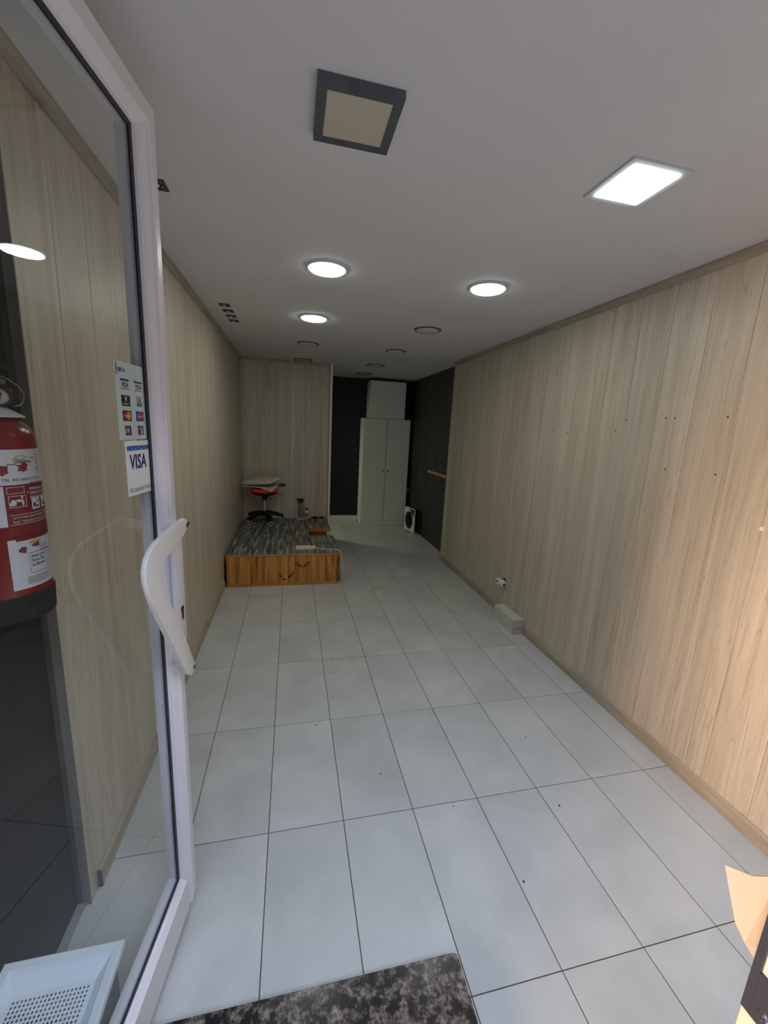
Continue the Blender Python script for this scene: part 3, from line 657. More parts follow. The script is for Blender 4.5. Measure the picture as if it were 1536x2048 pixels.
def cushion(bm, cx, cy, z0, lx, ly, th, ang, droop=lambda u, v: 0.0, wr_=0.006, seed=1, n=30, pw=0.32):
    rnd = random.Random(seed); ph = [rnd.uniform(0, 6.3) for _ in range(12)]
    top, bot = {}, {}; ca, sa = math.cos(ang), math.sin(ang)
    for i in range(n+1):
        for j in range(n+1):
            u, v = -1+2*i/n, -1+2*j/n
            e = max(0.0, (1-u*u)*(1-v*v))**pw
            pin = 1-0.10*(1-abs(u)**2)*abs(v)**3-0.0
            x = u*lx*(1-0.06*(1-u*u)*abs(v)**4) ; y = v*ly*(1-0.06*(1-v*v)*abs(u)**4)
            wz = wr_*(math.sin(9*u+4*v+ph[0])+0.7*math.sin(17*u-6*v+ph[1])+0.5*math.sin(25*v+9*u+ph[2]))*e
            d = droop(u, v)
            X, Y = cx+x*ca-y*sa, cy+x*sa+y*ca
            top[i, j] = bm.verts.new((X, Y, z0+d+th*(0.5+0.5*e)+wz))
            if 0 < i < n and 0 < j < n: bot[i, j] = bm.verts.new((X, Y, z0+d+th*(0.5-0.5*e)))
            else: bot[i, j] = top[i, j]
    for i in range(n):
        for j in range(n):
            bm.faces.new((top[i, j], top[i+1, j], top[i+1, j+1], top[i, j+1]))
            q = [bot[i, j], bot[i, j+1], bot[i+1, j+1], bot[i+1, j]]
            try: bm.faces.new(q)
            except ValueError: pass
    return bm
M_cloth = noisy('grey_beige_cloth', [(0.3, srgb(206, 202, 184)), (0.7, srgb(222, 218, 202))], (1, 1, 1), 30, 4, 0.9, 0.2, 600)
M_cloth2 = noisy('brown_patterned_cloth', [(0.42, srgb(60, 28, 24)), (0.52, srgb(110, 90, 76)), (0.6, srgb(60, 30, 26))], (1, 1, 1), 60, 2, 0.9)
zc = PZ+0.472
def dr1(u, v): return -0.055*max(0, u-0.45)*1.6*max(0, -v+0.4)-0.012*max(0, -v)
bm = B(); cushion(bm, SX-0.005, SY+0.0, zc+0.004, 0.195, 0.175, 0.020, -0.45, lambda u, v: -0.050*max(0, u-0.2)*max(0, -v), 0.002, 3, 30, 0.3)
tag(obj('folded_cloth', bm, M_cloth, smooth=True), 'thin folded grey cloth lying directly on the orange stool seat', 'cloth')
bm = B(); cushion(bm, SX+0.222, SY-0.035, zc+0.012, 0.040, 0.05, 0.040, -0.3, lambda u, v: 0.0, 0.005, 9, 16)
tag(obj('patterned_cloth', bm, M_cloth2, smooth=True), 'dark reddish patterned cloth hanging out at the right end of the grey cushion', 'cloth')
bm = B(); cushion(bm, SX-0.018, SY+0.0, zc+0.043, 0.20, 0.18, 0.074, -0.45, lambda u, v: 0.016*u+0.012*v, 0.0045, 5, 40, 0.30)
tag(obj('cushion', bm, M_cloth, smooth=True), 'crumpled grey beige cushion on top of the stool', 'cushion')

# ------------------------------------------------------------------ bottles on the platform
t = empty('spray_bottle', (0.515, 1.815, PZ+0.0003)); tag(t, 'clear spray bottle with black trigger head by the alcove wall', 'spray bottle')
M_clear = mat('cloudy_plastic', srgb(150, 156, 146), 0.25, 0, Transmission_Weight=0.35, IOR=1.2)
bm = B(); lathe(bm, [(0.036, 0), (0.038, 0.005), (0.037, 0.08), (0.033, 0.13), (0.018, 0.20), (0.014, 0.235)], 24); obj('bottle_body', bm, M_clear, t, True)
bm = B(); lathe(bm, [(0.018, 0.232), (0.018, 0.255), (0.014, 0.262)], 16); box(bm, -0.050, 0.030, -0.012, 0.012, 0.26, 0.288, 0.005, 2); tube(bm, [(-0.022, 0, 0.262), (-0.034, 0, 0.24), (-0.032, 0, 0.222)], 0.005, 8); tube(bm, [(-0.05, 0, 0.276), (-0.063, 0, 0.276)], 0.008, 10); box(bm, 0.012, 0.040, -0.009, 0.009, 0.248, 0.270, 0.004)
obj('trigger_head', bm, M_blackpl, t, True)
t = empty('wire_holder', (0.508, 1.770, PZ+0.0003)); tag(t, 'small white open frame in front of the spray bottle', 'holder')
bm = B(); box(bm, -0.050, 0.050, -0.006, 0.0, 0.0, 0.010, 0.002); box(bm, -0.056, -0.047, -0.006, 0.006, 0.0, 0.075, 0.002); box(bm, 0.046, 0.052, -0.006, 0.006, 0, 0.030, 0.002); obj('frame', bm, M_whitepl, t)
bm = B(); box(bm, -0.030, 0.046, -0.002, 0.006, 0.0105, 0.040, 0.001); obj('card', bm, mat('grey_card', srgb(150, 148, 138), 0.6), t)
t = empty('small_bottle', (0.588, 1.825, PZ+0.0003)); tag(t, 'small white bottle with black cap beside the spray bottle', 'bottle')
bm = B(); lathe(bm, [(0.020, 0), (0.021, 0.004), (0.021, 0.105), (0.013, 0.125)], 20); bb_ = obj('bottle_body', bm, M_whitepl, t, True)
bm = B(); lathe(bm, [(0.0135, 0.124), (0.0135, 0.152), (0.012, 0.155)], 16); obj('cap', bm, M_blackpl, t, True)
bm = B(); lathe(bm, [(0.0213, 0.03), (0.0213, 0.085)], 20, cap0=False, cap1=False); obj('label_wrap', bm, mat('grey_label', srgb(130, 128, 140), 0.5), t, True)
bm = B()
for i in range(5): tube(bm, smooth_path([(0.66+0.02*i, 1.835+0.008*(i % 2), PZ+0.012), (0.69+0.014*i, 1.81, PZ+0.030-0.002*i), (0.74-0.008*i, 1.825+0.006*i, PZ+0.018), (0.70, 1.845, PZ+0.014)], 4), 0.009, 7)
tag(obj('glove', bm, mat('dark_rubber', srgb(20, 22, 18), 0.6), smooth=True), 'crumpled black glove at the foot of the alcove wall', 'glove')
bm = B(); cushion(bm, 0.80, 1.835, PZ+0.0005, 0.035, 0.022, 0.024, 0.4, lambda u, v: 0, 0.004, 21, 12)
tag(obj('rag', bm, mat('olive_rag', srgb(52, 54, 34), 0.9), smooth=True), 'small dark olive rag at the right rear corner of the platform', 'rag')

# ------------------------------------------------------------------ wardrobe and top box
WX0, WX1, WY0, WY1 = 1.519, 2.306, 2.81, 3.135
t = empty('wardrobe', (WX0, WY0, 0)); tag(t, 'tall white two-door wardrobe against the black back wall', 'wardrobe')
wW = WX1-WX0; wD = WY1-WY0
bm = B(); box(bm, 0, wW, 0.0205, wD, 0, 1.775, 0.0015); obj('body', bm, M_white, t)
bm = B(); box(bm, 0.002, wW-0.002, 0.004, 0.020, 0, 0.070, 0.001); obj('plinth', bm, M_white, t)
for a, b, kx in ((0.001, 0.3945, 0.360), (0.4015, wW-0.001, 0.440)):
    bm = B(); box(bm, a, b, 0, 0.0195, 0.074, 1.772, 0.0015); d = obj('wardrobe_door', bm, M_white, t)
    bm = B(); tube(bm, [(kx, 0.0, 0.925), (kx, -0.008, 0.925), (kx, -0.010, 0.925), (kx, -0.022, 0.925)], [0.006, 0.006, 0.013, 0.012], 14); obj('knob', bm, M_greyring, d, True)
bm = B(); box(bm, 0.3947, 0.4013, 0.012, 0.020, 0.074, 1.772); obj('gap_shade', bm, M_blackpl, t)  # black strip standing in for the shade between the doors
t = empty('top_cabinet', (1.610, 2.805, 1.7752)); tag(t, 'white box cabinet resting on top of the wardrobe', 'cabinet')
bm = B(); box(bm, 0, 0.585, 0.0185, 0.325, 0, 0.592, 0.0015); obj('body', bm, M_white, t)
bm = B(); box(bm, 0.0, 0.585, 0, 0.018, 0.004, 0.580, 0.0015); obj('cabinet_door', bm, M_white, t)

# ------------------------------------------------------------------ box fan
t = empty('box_fan', (2.185, 2.415, 0), math.atan2(2.115-2.415, 2.253-2.185)); tag(t, 'white square box fan with black grille on the floor beside the wardrobe', 'fan')
# local x along the face (far -> near), local -y towards the viewer
L_, hb, ht = 0.312, 0.028, 0.405
def face_plate():
    bm = B(); n = 40; cx, cz, r = 0.142, 0.20, 0.128; inn, outr = [], []
    sq = []
    for i in range(n):
        a = 2*math.pi*i/n; c_, s_ = math.cos(a), math.sin(a)
        inn.append((cx+r*c_, cz+1.12*r*s_))
        k = min(((L_-cx) if c_ > 0 else cx)/abs(c_) if abs(c_) > 1e-6 else 9, ((ht-cz) if s_ > 0 else cz-hb)/abs(s_) if abs(s_) > 1e-6 else 9)
        outr.append((cx+k*c_, cz+k*s_))
    for y0_, y1_ in ((-0.0, 0.02),):
        A = [bm.verts.new((x, y0_, z)) for x, z in inn]; Bv = [bm.verts.new((x, y0_, z)) for x, z in outr]
        A2 = [bm.verts.new((x, y1_, z)) for x, z in inn]; B2 = [bm.verts.new((x, y1_, z)) for x, z in outr]
        for i in range(n):
            j = (i+1) % n
            bm.faces.new((A[i], A[j], Bv[j], Bv[i])); bm.faces.new((A2[j], A2[i], B2[i], B2[j])); bm.faces.new((Bv[i], Bv[j], B2[j], B2[i])); bm.faces.new((A[j], A[i], A2[i], A2[j]))
    return bm
obj('front_frame', face_plate(), M_whitepl, t)
bm = B(); box(bm, 0.004, L_-0.004, 0.0205, 0.075, hb+0.006, ht-0.006, 0.008, 2); obj('housing', bm, M_blackpl, t, True)
bm = B()
for k in range(1, 7):
    r_ = 0.128*k/6.0
    tube(bm, [(0.142+r_*math.cos(2*math.pi*i/28), 0.006, 0.20+1.12*r_*math.sin(2*math.pi*i/28)) for i in range(29)], 0.0014, 5, cap=False)
for k in range(12):
    a = math.pi*k/12; tube(bm, [(0.142-0.128*math.cos(a), 0.007, 0.20-0.143*math.sin(a)), (0.142+0.128*math.cos(a), 0.007, 0.20+0.143*math.sin(a))], 0.0013, 5)
tube(bm, [(0.142, 0.003, 0.20), (0.142, 0.010, 0.20)], 0.026, 20); obj('grille', bm, M_blackpl, t, True)
M_blade = mat('dark_blade', srgb(30, 38, 42), 0.4)
for k in range(4):
    a = k*math.pi/2+0.4; bm = B()
    vs = []
    for (r_, da, yy) in ((0.02, -0.4, 0.012), (0.115, -0.25, 0.011), (0.12, 0.35, 0.019), (0.03, 0.5, 0.018)):
        vs.append(bm.verts.new((0.142+r_*math.cos(a+da), yy, 0.20+1.1*r_*math.sin(a+da))))
    bm.faces.new(vs); obj('blade', bm, M_blade, t)
bm = B(); prism(bm, [(0.20, 0.33), (0.17, 0.372), (0.13, 0.392), (L_-0.012, 0.392), (L_-0.012, 0.285), (0.268, 0.285), (0.255, 0.318)], -0.0025, -0.0002, 'xz'); cp = obj('control_panel', bm, M_blackpl, t)
bm = B(); tube(bm, [(0.225, -0.0025, 0.362), (0.225, -0.012, 0.362)], 0.014, 16); obj('dial', bm, mat('grey_dial', srgb(120, 122, 122), 0.4), cp, True)
for x in (0.03, 0.285):
    bm = B(); box(bm, x-0.012, x+0.012, -0.055, 0.10, 0.001, 0.016, 0.004, 2); box(bm, x-0.010, x+0.010, 0.006, 0.05, 0.014, 0.034); obj('foot', bm, M_whitepl, t, True)
# bits on the floor by the fan
M_scrap = mat('white_scrap', srgb(206, 206, 196), 0.6)
bm = B(); tube(bm, smooth_path([(2.03, 2.02, 0.004), (2.06, 2.00, 0.010), (2.085, 2.03, 0.014), (2.10, 2.06, 0.006)], 4), 0.006, 6)
tag(obj('plastic_scrap', bm, M_scrap, smooth=True), 'curved white plastic scrap on the tiles in front of the fan', 'scrap')
bm = B(); rr = random.Random(4)
for i in range(60):
    x, y, s = rr.gauss(2.06, 0.06), rr.gauss(2.2, 0.11), rr.uniform(0.002, 0.006)
    if x < 2.15: box(bm, x-s, x+s*1.6, y-s, y+s, 0.0003, 0.0003+s*0.6)
o = tag(obj('plaster_crumbs', bm, M_scrap), 'pale plaster crumbs scattered on the tiles by the fan', 'debris'); o['kind'] = 'stuff'
bm = B()
for x, y in ((0.30, -1.13), (0.545, -1.55), (0.52, -1.83), (0.668, -1.19), (0.66, -1.36), (0.75, -1.42), (0.40, -0.98), (1.08, -2.42), (0.80, -2.2), (1.63, -2.10), (1.55, -2.5), (1.22, -2.75), (1.12, -0.63), (1.0, -0.55), (0.62, -1.72)):
    s = rr.uniform(0.0018, 0.0034); box(bm, x-s, x+s, y-s*1.5, y+s, 0.0002, 0.0012)
o = tag(obj('floor_specks', bm, M_hole), 'tiny dark dirt specks scattered over the pale tiles', 'dirt'); o['kind'] = 'stuff'
# pipe stub beside the wardrobe
t = empty('pipe_valve', (1.462, 3.075, 0)); tag(t, 'small white pipe valve on the floor left of the wardrobe', 'valve')
bm = B(); tube(bm, smooth_path([(0, 0.05, 0.045), (0, 0.0, 0.045), (0, -0.02, 0.035), (0, -0.03, 0.018), (0, -0.03, 0.001)], 4), 0.012, 10); obj('pipe', bm, M_whitepl, t, True)
bm = B(); tube(bm, [(-0.03, -0.012, 0.060), (0.03, -0.012, 0.060)], 0.008, 8); obj('tap_handle', bm, M_whitepl, t, True)
# wall socket and yellow batten on the dark rear wall
t = empty('wall_socket', (2.3695, 2.94, 0.586)); tag(t, 'small white wall socket on the dark wall above the fan', 'socket')
bm = B(); box(bm, -0.009, 0, -0.035, 0.035, -0.04, 0.04, 0.003); obj('plate', bm, M_whitepl, t)
bm = B(); tube(bm, [(-0.0088, 0, 0), (-0.0095, 0, 0)], 0.018, 16); obj('socket_hole', bm, M_greyring, t)
bm = B(); box(bm, 2.358, 2.3695, 1.15, 1.94, 1.016, 1.048, 0.001)
tag(obj('wooden_batten', bm, noisy('raw_pine', [(0.3, srgb(170, 128, 62)), (0.7, srgb(206, 166, 96))], (6, 1, 6), 4, 3, .6)), 'raw yellow pine batten fixed across the dark rear wall', 'batten')

# ------------------------------------------------------------------ stone block, pipe tee on the right wall
t = empty('concrete_block', (2.156, -1.048, 0)); tag(t, 'pale grey concrete block on the floor in the baseboard gap', 'block')
M_conc = noisy('concrete', [(0.3, srgb(186, 186, 174)), (0.7, srgb(208, 208, 196))], (1, 1, 1), 25, 5, 0.9, 0.4, 200)
bm = B(); box(bm, 0, 0.1025, 0.010, 0.318, 0.0, 0.122, 0.003, 2); obj('block_body', bm, M_conc, t)
M_conc2 = noisy('pinkish_concrete', [(0.3, srgb(176, 162, 150)), (0.7, srgb(204, 192, 180))], (1, 1, 1), 30, 5, 0.9, 0.4, 200)
bm = B(); box(bm, 0.001, 0.1015, 0.0, 0.0098, 0.043, 0.119, 0.003, 2); obj('end_piece', bm, M_conc2, t)
bm = B(); box(bm, 0.000, 0.1015, -0.002, 0.0098, 0.0, 0.0395, 0.002); obj('end_piece', bm, M_conc2, t)
t = empty('pipe_tee', (XR, -0.668, 0.308)); tag(t, 'white pipe tee fitting sticking out of the right wall', 'pipe')
M_pvc = mat('white_pvc', srgb(240, 240, 232), 0.35)
bm = B(); tube(bm, [(0.0, 0, 0.0), (-0.052, 0, 0.006)], 0.016, 16); tube(bm, [(-0.028, 0.0, 0.002), (-0.028, -0.038, -0.008)], 0.014, 16); obj('tee', bm, M_pvc, t, True)
for a_, b_, c_ in (((-0.050, 0, 0.006), (-0.070, 0, 0.008), (-0.071, 0, 0.008)), ((-0.028, -0.030, -0.006), (-0.028, -0.052, -0.011), (-0.028, -0.053, -0.0112))):
    bm = B(); tube(bm, [a_, b_], 0.0265, 20); k_ = obj('collar', bm, M_pvc, t, True)
    bm = B(); tube(bm, [b_, c_], 0.0135, 16); obj('opening', bm, mat('dark_bore', srgb(60, 58, 52), 0.8), k_)
bm = B(); tube(bm, [(-0.0008, -0.004, 0.012), (-0.0016, -0.004, 0.012)], 0.026, 14); obj('wall_hole', bm, M_hole, t)

# ------------------------------------------------------------------ fire extinguisher
EX, EY, EZ = -0.2195, -2.786, 1.160
RE = 0.080; PH0 = math.radians(-58.7)
ex = empty('fire_extinguisher', (EX, EY, EZ)); tag(ex, 'red fire extinguisher with black base seen through the glass door', 'fire extinguisher')
M_redp = mat('red_enamel', srgb(126, 12, 18), 0.25)
bm = B(); lathe(bm, [(RE, 0.050), (RE, 0.375), (RE*0.97, 0.392), (RE*0.86, 0.408), (RE*0.62, 0.422), (0.032, 0.430), (0.028, 0.436)], 48, cap0=True); obj('tank', bm, M_redp, ex, True)
bm = B(); lathe(bm, [(RE-0.006, 0.0), (RE+0.001, 0.004), (RE+0.003, 0.056), (RE+0.0005, 0.060)], 48); obj('base_ring', bm, M_base, ex, True)
bm = B(); lathe(bm, [(0.066, 0.4240), (0.067, 0.4262), (0.034, 0.4460)], 32, cap0=True); obj('collar_disc', bm, mat('white_tag_disc', srgb(216, 214, 206), 0.5), ex, True)
d1 = Vector((math.cos(PH0), math.sin(PH0), 0)); rt = Vector((-d1.y, d1.x, 0))
def ep(a, b, z): return d1*a+rt*b+Vector((0, 0, z))
def eblock(bm, a0, a1, b0, b1, z0, z1):
    r_ = bmesh.ops.create_cube(bm, size=1.0)['verts']
    for v_ in r_: v_.co = ep(a0 if v_.co.x < 0 else a1, b0 if v_.co.y < 0 else b1, z0 if v_.co.z < 0 else z1)
    bmesh.ops.bevel(bm, geom=list({e for v_ in r_ for e in v_.link_edges}), offset=0.006, segments=3, affect='EDGES', profile=0.5)
bm = B(); lathe(bm, [(0.030, 0.434), (0.031, 0.452)], 24); eblock(bm, -0.024, 0.024, -0.045, 0.050, 0.448, 0.482); vb = obj('valve_body', bm, mat('dark_valve', srgb(58, 34, 34), 0.4, 0.2), ex, True)
bm = B(); eblock(bm, -0.018, 0.018, -0.045, 0.030, 0.4825, 0.512); obj('valve_head', bm, M_blackpl, ex, True)
bm = B(); tube(bm, [ep(0.0235, 0.028, 0.463), ep(0.034, 0.029, 0.463)], 0.0150, 20); gg = obj('gauge', bm, M_steel, ex, True)
bm = B(); tube(bm, [ep(0.0341, 0.029, 0.463), ep(0.0347, 0.029, 0.463)], 0.0125, 18); obj('dial_face', bm, mat('gauge_face', srgb(170, 166, 160), 0.4), gg)
bm = B(); tube(bm, [ep(0.0352, 0.027, 0.455), ep(0.0352, 0.031, 0.471)], 0.0026, 6); obj('needle', bm, M_ink, gg)
def bar(bm, pts, wd, th):
    rings = []
    for i, (b_, z_, a_) in enumerate(pts):
        rings.append([bm.verts.new(ep(a_+s*wd, b_, z_+q*th)) for s, q in ((-1, -1), (1, -1), (1, 1), (-1, 1))])
    for p_, q_ in zip(rings, rings[1:]):
        for i in range(4): bm.faces.new((p_[i], p_[(i+1) % 4], q_[(i+1) % 4], q_[i]))
    bm.faces.new(rings[0][::-1]); bm.faces.new(rings[-1]); return bm
bm = B(); bar(bm, [(-0.09, 0.528, 0), (-0.04, 0.536, 0), (0.0, 0.536, 0), (0.03, 0.530, 0), (0.050, 0.520, 0), (0.056, 0.510, 0)], 0.012, 0.003); obj('squeeze_lever', bm, M_blackpl, ex)
bm = B(); bar(bm, [(-0.09, 0.506, 0), (-0.02, 0.500, 0), (0.02, 0.494, 0), (0.045, 0.482, 0)], 0.011, 0.004); obj('carry_handle', bm, mat('dark_red_handle', srgb(84, 20, 22), 0.4), ex)
bm = B(); tube(bm, smooth_path([ep(0.0, -0.02, 0.44), ep(-0.03, -0.05, 0.44), ep(-0.045, -0.085, 0.40), ep(-0.05, -0.095, 0.25)], 6), 0.009, 10); obj('hose', bm, M_blackpl, ex, True)
bm = B(); lp_ = smooth_path([ep(0.018, 0.010, 0.512), ep(0.030, 0.045, 0.498), ep(0.026, 0.066, 0.475), ep(0.024, 0.062, 0.452), ep(0.026, 0.050, 0.446)], 6); tube(bm, lp_, 0.0008, 6); o = obj('seal_wire', bm, M_steel, ex, True)
bm = B(); tube(bm, [ep(0.022, 0.010, 0.508), ep(0.026, 0.040, 0.490)], 0.0055, 8); o = obj('safety_pin', bm, mat('green_tag', srgb(60, 96, 72), 0.5), ex, True)
def wrap_patch(name, u0, u1, z0, z1, m, par, off=0.0005, n=None, r=0.0):
    n = n or max(2, int(abs(u1-u0)/0.006)); bm = B(); A = []
    for i in range(n+1):
        ph = PH0+(u0+(u1-u0)*i/n)/RE; R_ = RE+off
        A.append((bm.verts.new((R_*math.cos(ph), R_*math.sin(ph), z0)), bm.verts.new((R_*math.cos(ph), R_*math.sin(ph), z1))))
    for a, b in zip(A, A[1:]): bm.faces.new((a[0], b[0], b[1], a[1]))
    return obj(name, bm, m, par, True)
def wrap_text(body, size, u, z, m, par, off=0.0011, **k):
    me = text_mesh(body, size, **k); me.materials.clear(); me.materials.append(m)
    for v_ in me.vertices:
        ph = PH0+(u+v_.co.x)/RE; R_ = RE+off; v_.co = (R_*math.cos(ph), R_*math.sin(ph), z+v_.co.y)
    o = bpy.data.objects.new('lettering', me); C.objects.link(o); o.parent = par; return o
M_lab = mat('label_white', srgb(206, 204, 204), 0.5); M_inkd = mat('label_ink', srgb(70, 66, 66), 0.6); M_labred = mat('label_red', srgb(120, 14, 22), 0.45)
z_ = lambda px: (1.567-EZ)-(px-850)*0.00104      # measured heights on the tank
def blob(u, z, ru, rz, m, par, off=0.0009, jag=0.0, seed=0, n=16):
    rd = random.Random(seed); bm = B(); vs = []
    for i in range(n):
        a = 2*math.pi*i/n; k = 1+jag*rd.uniform(-1, 1); uu = u+ru*k*math.cos(a); ph = PH0+uu/RE
        vs.append(bm.verts.new(((RE+off)*math.cos(ph), (RE+off)*math.sin(ph), z+rz*k*math.sin(a))))
    bm.faces.new(vs); return obj('print_mark', bm, m, par)
def wmark(u0, u1, p0, p1, m, par, off=0.0009): return wrap_patch('print_mark', u0, u1, z_(p0), z_(p1), m, par, off)
l1 = wrap_patch('paper_label', -0.05, 0.118, z_(960), z_(893), M_lab, ex)
wrap_text('TEL. RECARGAS 93723', 0.0079, 0.015, z_(953), M_inkd, l1, shear=0.12)
wmark(0.062, 0.092, 959, 957.6, M_inkd, l1)
M_lr = mat('label_logo_red', srgb(130, 40, 48), 0.6); M_ly = mat('label_logo_yellow', srgb(184, 164, 104), 0.6)
blob(0.018, z_(932), 0.009, 0.010, M_lr, l1, seed=1, jag=0.2); blob(0.056, z_(911), 0.020, 0.006, M_ly, l1, jag=0.35, seed=2); blob(0.053, z_(926), 0.011, 0.009, M_lr, l1, 0.0010, 0.45, 3)
wmark(0.038, 0.072, 918.5, 917, M_inkd, l1, 0.0015); wmark(0.042, 0.066, 915, 914, M_inkd, l1, 0.0015)
wmark(0.026, 0.040, 922, 920.4, M_inkd, l1); wmark(0.020, 0.028, 925, 923.6, M_inkd, l1)
for i in range(6): wmark(0.085, 0.093, 905+6*i, 903.4+6*i, M_inkd, l1)
l2 = wrap_patch('instruction_print', 0.016, 0.118, z_(1060), z_(962), M_labred, ex)
wrap_patch('paper_margin', -0.05, 0.016, z_(1040), z_(962), M_lab, ex)
for i, s_ in enumerate(('PRESIONAR LA MANETA', 'DIRIGIR EL CHORRO', 'BASE DE LAS LLAMAS')): wrap_text(s_, 0.0078, 0.060, z_(973+8.5*i), M_lab, l2, bold=0.00015, sx=0.72)
wrap_text('2', 0.0068, 0.054, z_(979), M_lab, l2)
def outline_box(u0, u1, p0, p1, par, t_=1.0):
    for a_ in ((u0, u1, p0, p0-t_), (u0, u1, p1+t_, p1), (u0, u0+0.0009, p0, p1), (u1-0.0009, u1, p0, p1)): wmark(a_[0], a_[1], a_[2], a_[3], M_lab, par)
outline_box(0.0215, 0.0515, 1004, 981, l2); outline_box(0.0200, 0.0500, 977, 964, l2)
blob(0.028, z_(996), 0.005, 0.006, M_lab, l2, jag=0.4, seed=5); blob(0.039, z_(991), 0.006, 0.0028, M_lab, l2, jag=0.3, seed=6); blob(0.044, z_(985), 0.0022, 0.0028, M_lab, l2); blob(0.045, z_(996), 0.002, 0.006, M_lab, l2)
for i, ch in enumerate('AB'):
    u0 = 0.062+i*0.027; wmark(u0, u0+0.021, 1012, 989, M_lab, l2)
    wrap_text(ch, 0.009, u0+0.012, z_(999), M_labred, l2, off=0.0014); blob(u0+0.006, z_(1003), 0.003, 0.005, M_labred, l2, 0.0013, 0.3, i); blob(u0+0.014, z_(1007), 0.004, 0.003, M_labred, l2, 0.0013, 0.4, i+4)
wmark(0.020, 0.115, 1019, 1018, M_lab, l2); wmark(0.020, 0.115, 1038, 1037, M_lab, l2)
wrap_text('APTO PARA SER UTILIZADO BAJO', 0.0068, 0.024, z_(1026.5), M_lab, l2, sx=0.8); wrap_text('BAJO TENSION DE HASTA 35000V', 0.0068, 0.024, z_(1034.5), M_lab, l2, sx=0.8)
l3 = wrap_patch('paper_label', 0.011, 0.118, z_(1170), z_(1067), M_lab, ex); l3['label'] = 'white inspection label with handwritten box'
wmark(0.024, 0.118, 1071, 1064, M_labred, l3)
blob(0.034, z_(1090), 0.007, 0.007, M_lr, l3, seed=11, jag=0.3); blob(0.060, z_(1077), 0.014, 0.004, M_ly, l3, jag=0.3, seed=12); blob(0.059, z_(1084), 0.009, 0.005, M_lr, l3, jag=0.4, seed=13)
for i in range(4): wmark(0.068, 0.086+0.004*(i % 2), 1086+4*i, 1085.2+4*i, M_inkd, l3)
for a_ in ((0.043, 0.112, 1099, 1098.3), (0.043, 0.112, 1141, 1140.3), (0.043, 0.0435, 1141, 1098), (0.084, 0.0845, 1141, 1098), (0.084, 0.112, 1107, 1106.4), (0.084, 0.112, 1115, 1114.4), (0.084, 0.112, 1123, 1122.4), (0.084, 0.112, 1131, 1130.4)):
    wmark(a_[0], a_[1], a_[2], a_[3], M_inkd, l3)
for i, s_ in enumerate(('Nova Cruz', 'Punto Pila', 'La Murada')): wrap_text(s_, 0.0085, 0.046, z_(1109+9*i), M_inkd, l3, shear=0.25, sx=0.85, bold=0.0001)
for i in range(5): wmark(0.036, 0.036+0.062-0.008*(i % 3), 1148.6+3.2*i, 1147.8+3.2*i, M_inkd, l3)
# bracket that holds it on the recess wall
bm = B(); box(bm, -0.300-EX+0.0005, -0.292-EX, -0.02, 0.02, 0.30, 0.47, 0.001); bar_ = tube(bm, [(-0.292-EX, 0, 0.455), (-0.03, 0, 0.455)], 0.006, 8); obj('wall_bracket', bm, M_blackpl, ex)

# ------------------------------------------------------------------ white perforated tray on a dark box behind the door
bm = B(); box(bm, -0.288, -0.046, -3.26, -2.872, 0.0, 0.246, 0.004)
tag(obj('dark_box', bm, mat('dark_grey_plastic', srgb(70, 72, 76), 0.6)), 'dark grey box on the floor behind the glass door', 'box')
tr = empty('perforated_tray', (-0.031, -2.856, 0.247)); tag(tr, 'white plastic perforated tray behind the bottom of the glass door', 'tray')
M_tray = noisy('white_tray_plastic', [(0.3, srgb(228, 238, 244)), (0.7, srgb(238, 244, 248))], (1, 1, 1), 12, 4, 0.5)
TW, TD, TH = 0.262, 0.42, 0.033
bm = B()
def frame_ring(outer, inner, zo, zi, ci=0.0):
    (ax0, ax1, ay0, ay1), (bx0, bx1, by0, by1) = outer, inner
    A = [bm.verts.new(c) for c in ((ax0, ay0, zo), (ax1, ay0, zo), (ax1, ay1, zo), (ax0, ay1, zo))]
    D = [bm.verts.new(c) for c in ((bx0, by0, zi), (bx1, by0, zi), (bx1, by1, zi), (bx0, by1, zi))]
    for i in range(4): bm.faces.new((A[i], A[(i+1) % 4], D[(i+1) % 4], D[i]))
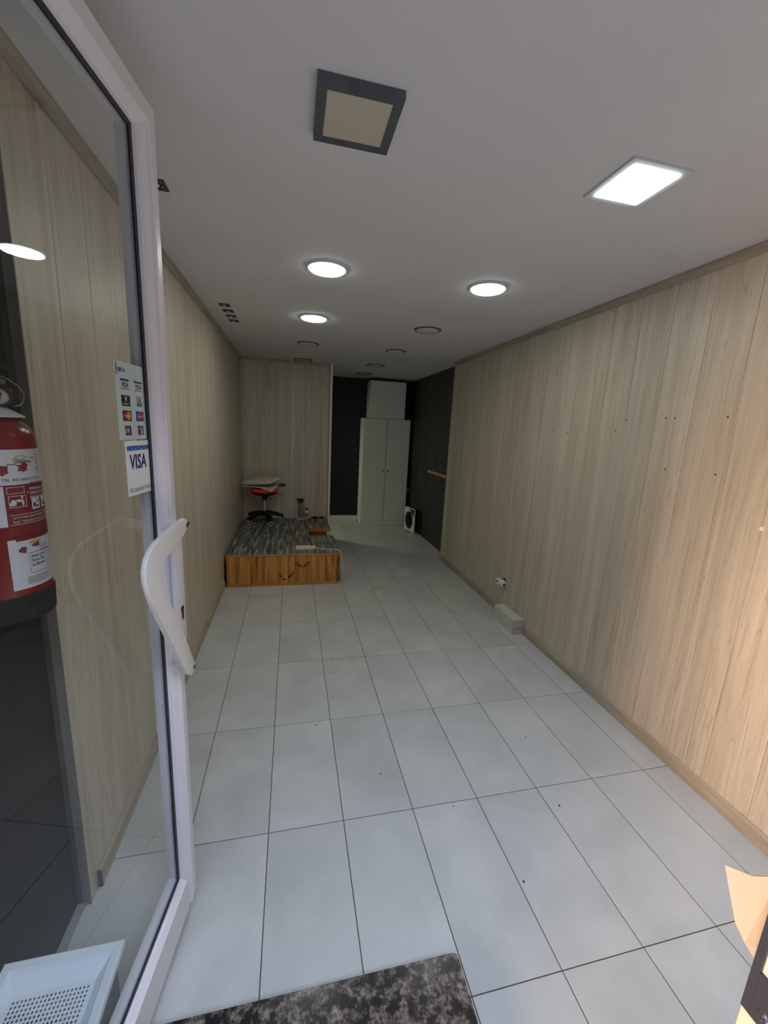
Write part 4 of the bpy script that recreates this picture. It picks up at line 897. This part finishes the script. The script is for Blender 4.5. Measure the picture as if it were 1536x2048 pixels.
o0 = (-TW, 0, -TD, 0); o1 = (-TW+.004, -.004, -TD+.004, -.004); o2 = (-TW+.020, -.020, -TD+.020, -.020); o3 = (-TW+.024, -.024, -TD+.024, -.024); o4 = (-TW+.042, -.042, -TD+.042, -.058)
frame_ring(o0, o0, 0.012, TH-0.004); frame_ring(o0, o1, TH-0.004, TH); frame_ring(o1, o2, TH, TH-0.001); frame_ring(o2, o3, TH-0.001, TH-0.007); frame_ring(o3, o4, TH-0.007, 0.010)
bmesh.ops.remove_doubles(bm, verts=bm.verts, dist=1e-5)
obj('rim', bm, M_tray, tr)
# perforated bottom: a grid of cells, each with a slanted slot left open
bm = B(); p_ = 0.0084; gx0, gx1, gy0, gy1 = o4
nx = int((gx1-gx0)/p_); ny = int((gy1-gy0)/p_); px_ = (gx1-gx0)/nx; py_ = (gy1-gy0)/ny
for i in range(nx):
    for j in range(ny):
        X0, Y0 = gx0+i*px_, gy0+j*py_; oc = [(X0, Y0), (X0+px_, Y0), (X0+px_, Y0+py_), (X0, Y0+py_)]
        cx, cy = X0+px_/2, Y0+py_/2; s = 0.0023
        solid = j >= ny-1 or i >= nx-1 or i == 0
        if solid: bm.faces.new([bm.verts.new((a, b, 0.010)) for a, b in oc]); continue
        ic = [(cx-s*1.0, cy-s*1.1), (cx+s*0.8, cy-s*1.1), (cx+s*1.1, cy+s*1.1), (cx-s*0.7, cy+s*1.1)]
        A = [bm.verts.new((a, b, 0.010)) for a, b in oc]; D = [bm.verts.new((a, b, 0.010)) for a, b in ic]
        D2 = [bm.verts.new((a, b, 0.008)) for a, b in ic]
        for k in range(4):
            bm.faces.new((A[k], A[(k+1) % 4], D[(k+1) % 4], D[k])); bm.faces.new((D[k], D[(k+1) % 4], D2[(k+1) % 4], D2[k]))
bmesh.ops.remove_doubles(bm, verts=bm.verts, dist=1e-5)
obj('perforated_bottom', bm, M_tray, tr)
bm = B(); box(bm, -TW+.043, -.043, -TD+.043, -.059, 0.0, 0.004); obj('shade_plate', bm, M_blackpl, tr)  # added black sheet that puts shade behind the open slots
bpy.context.view_layer.update()
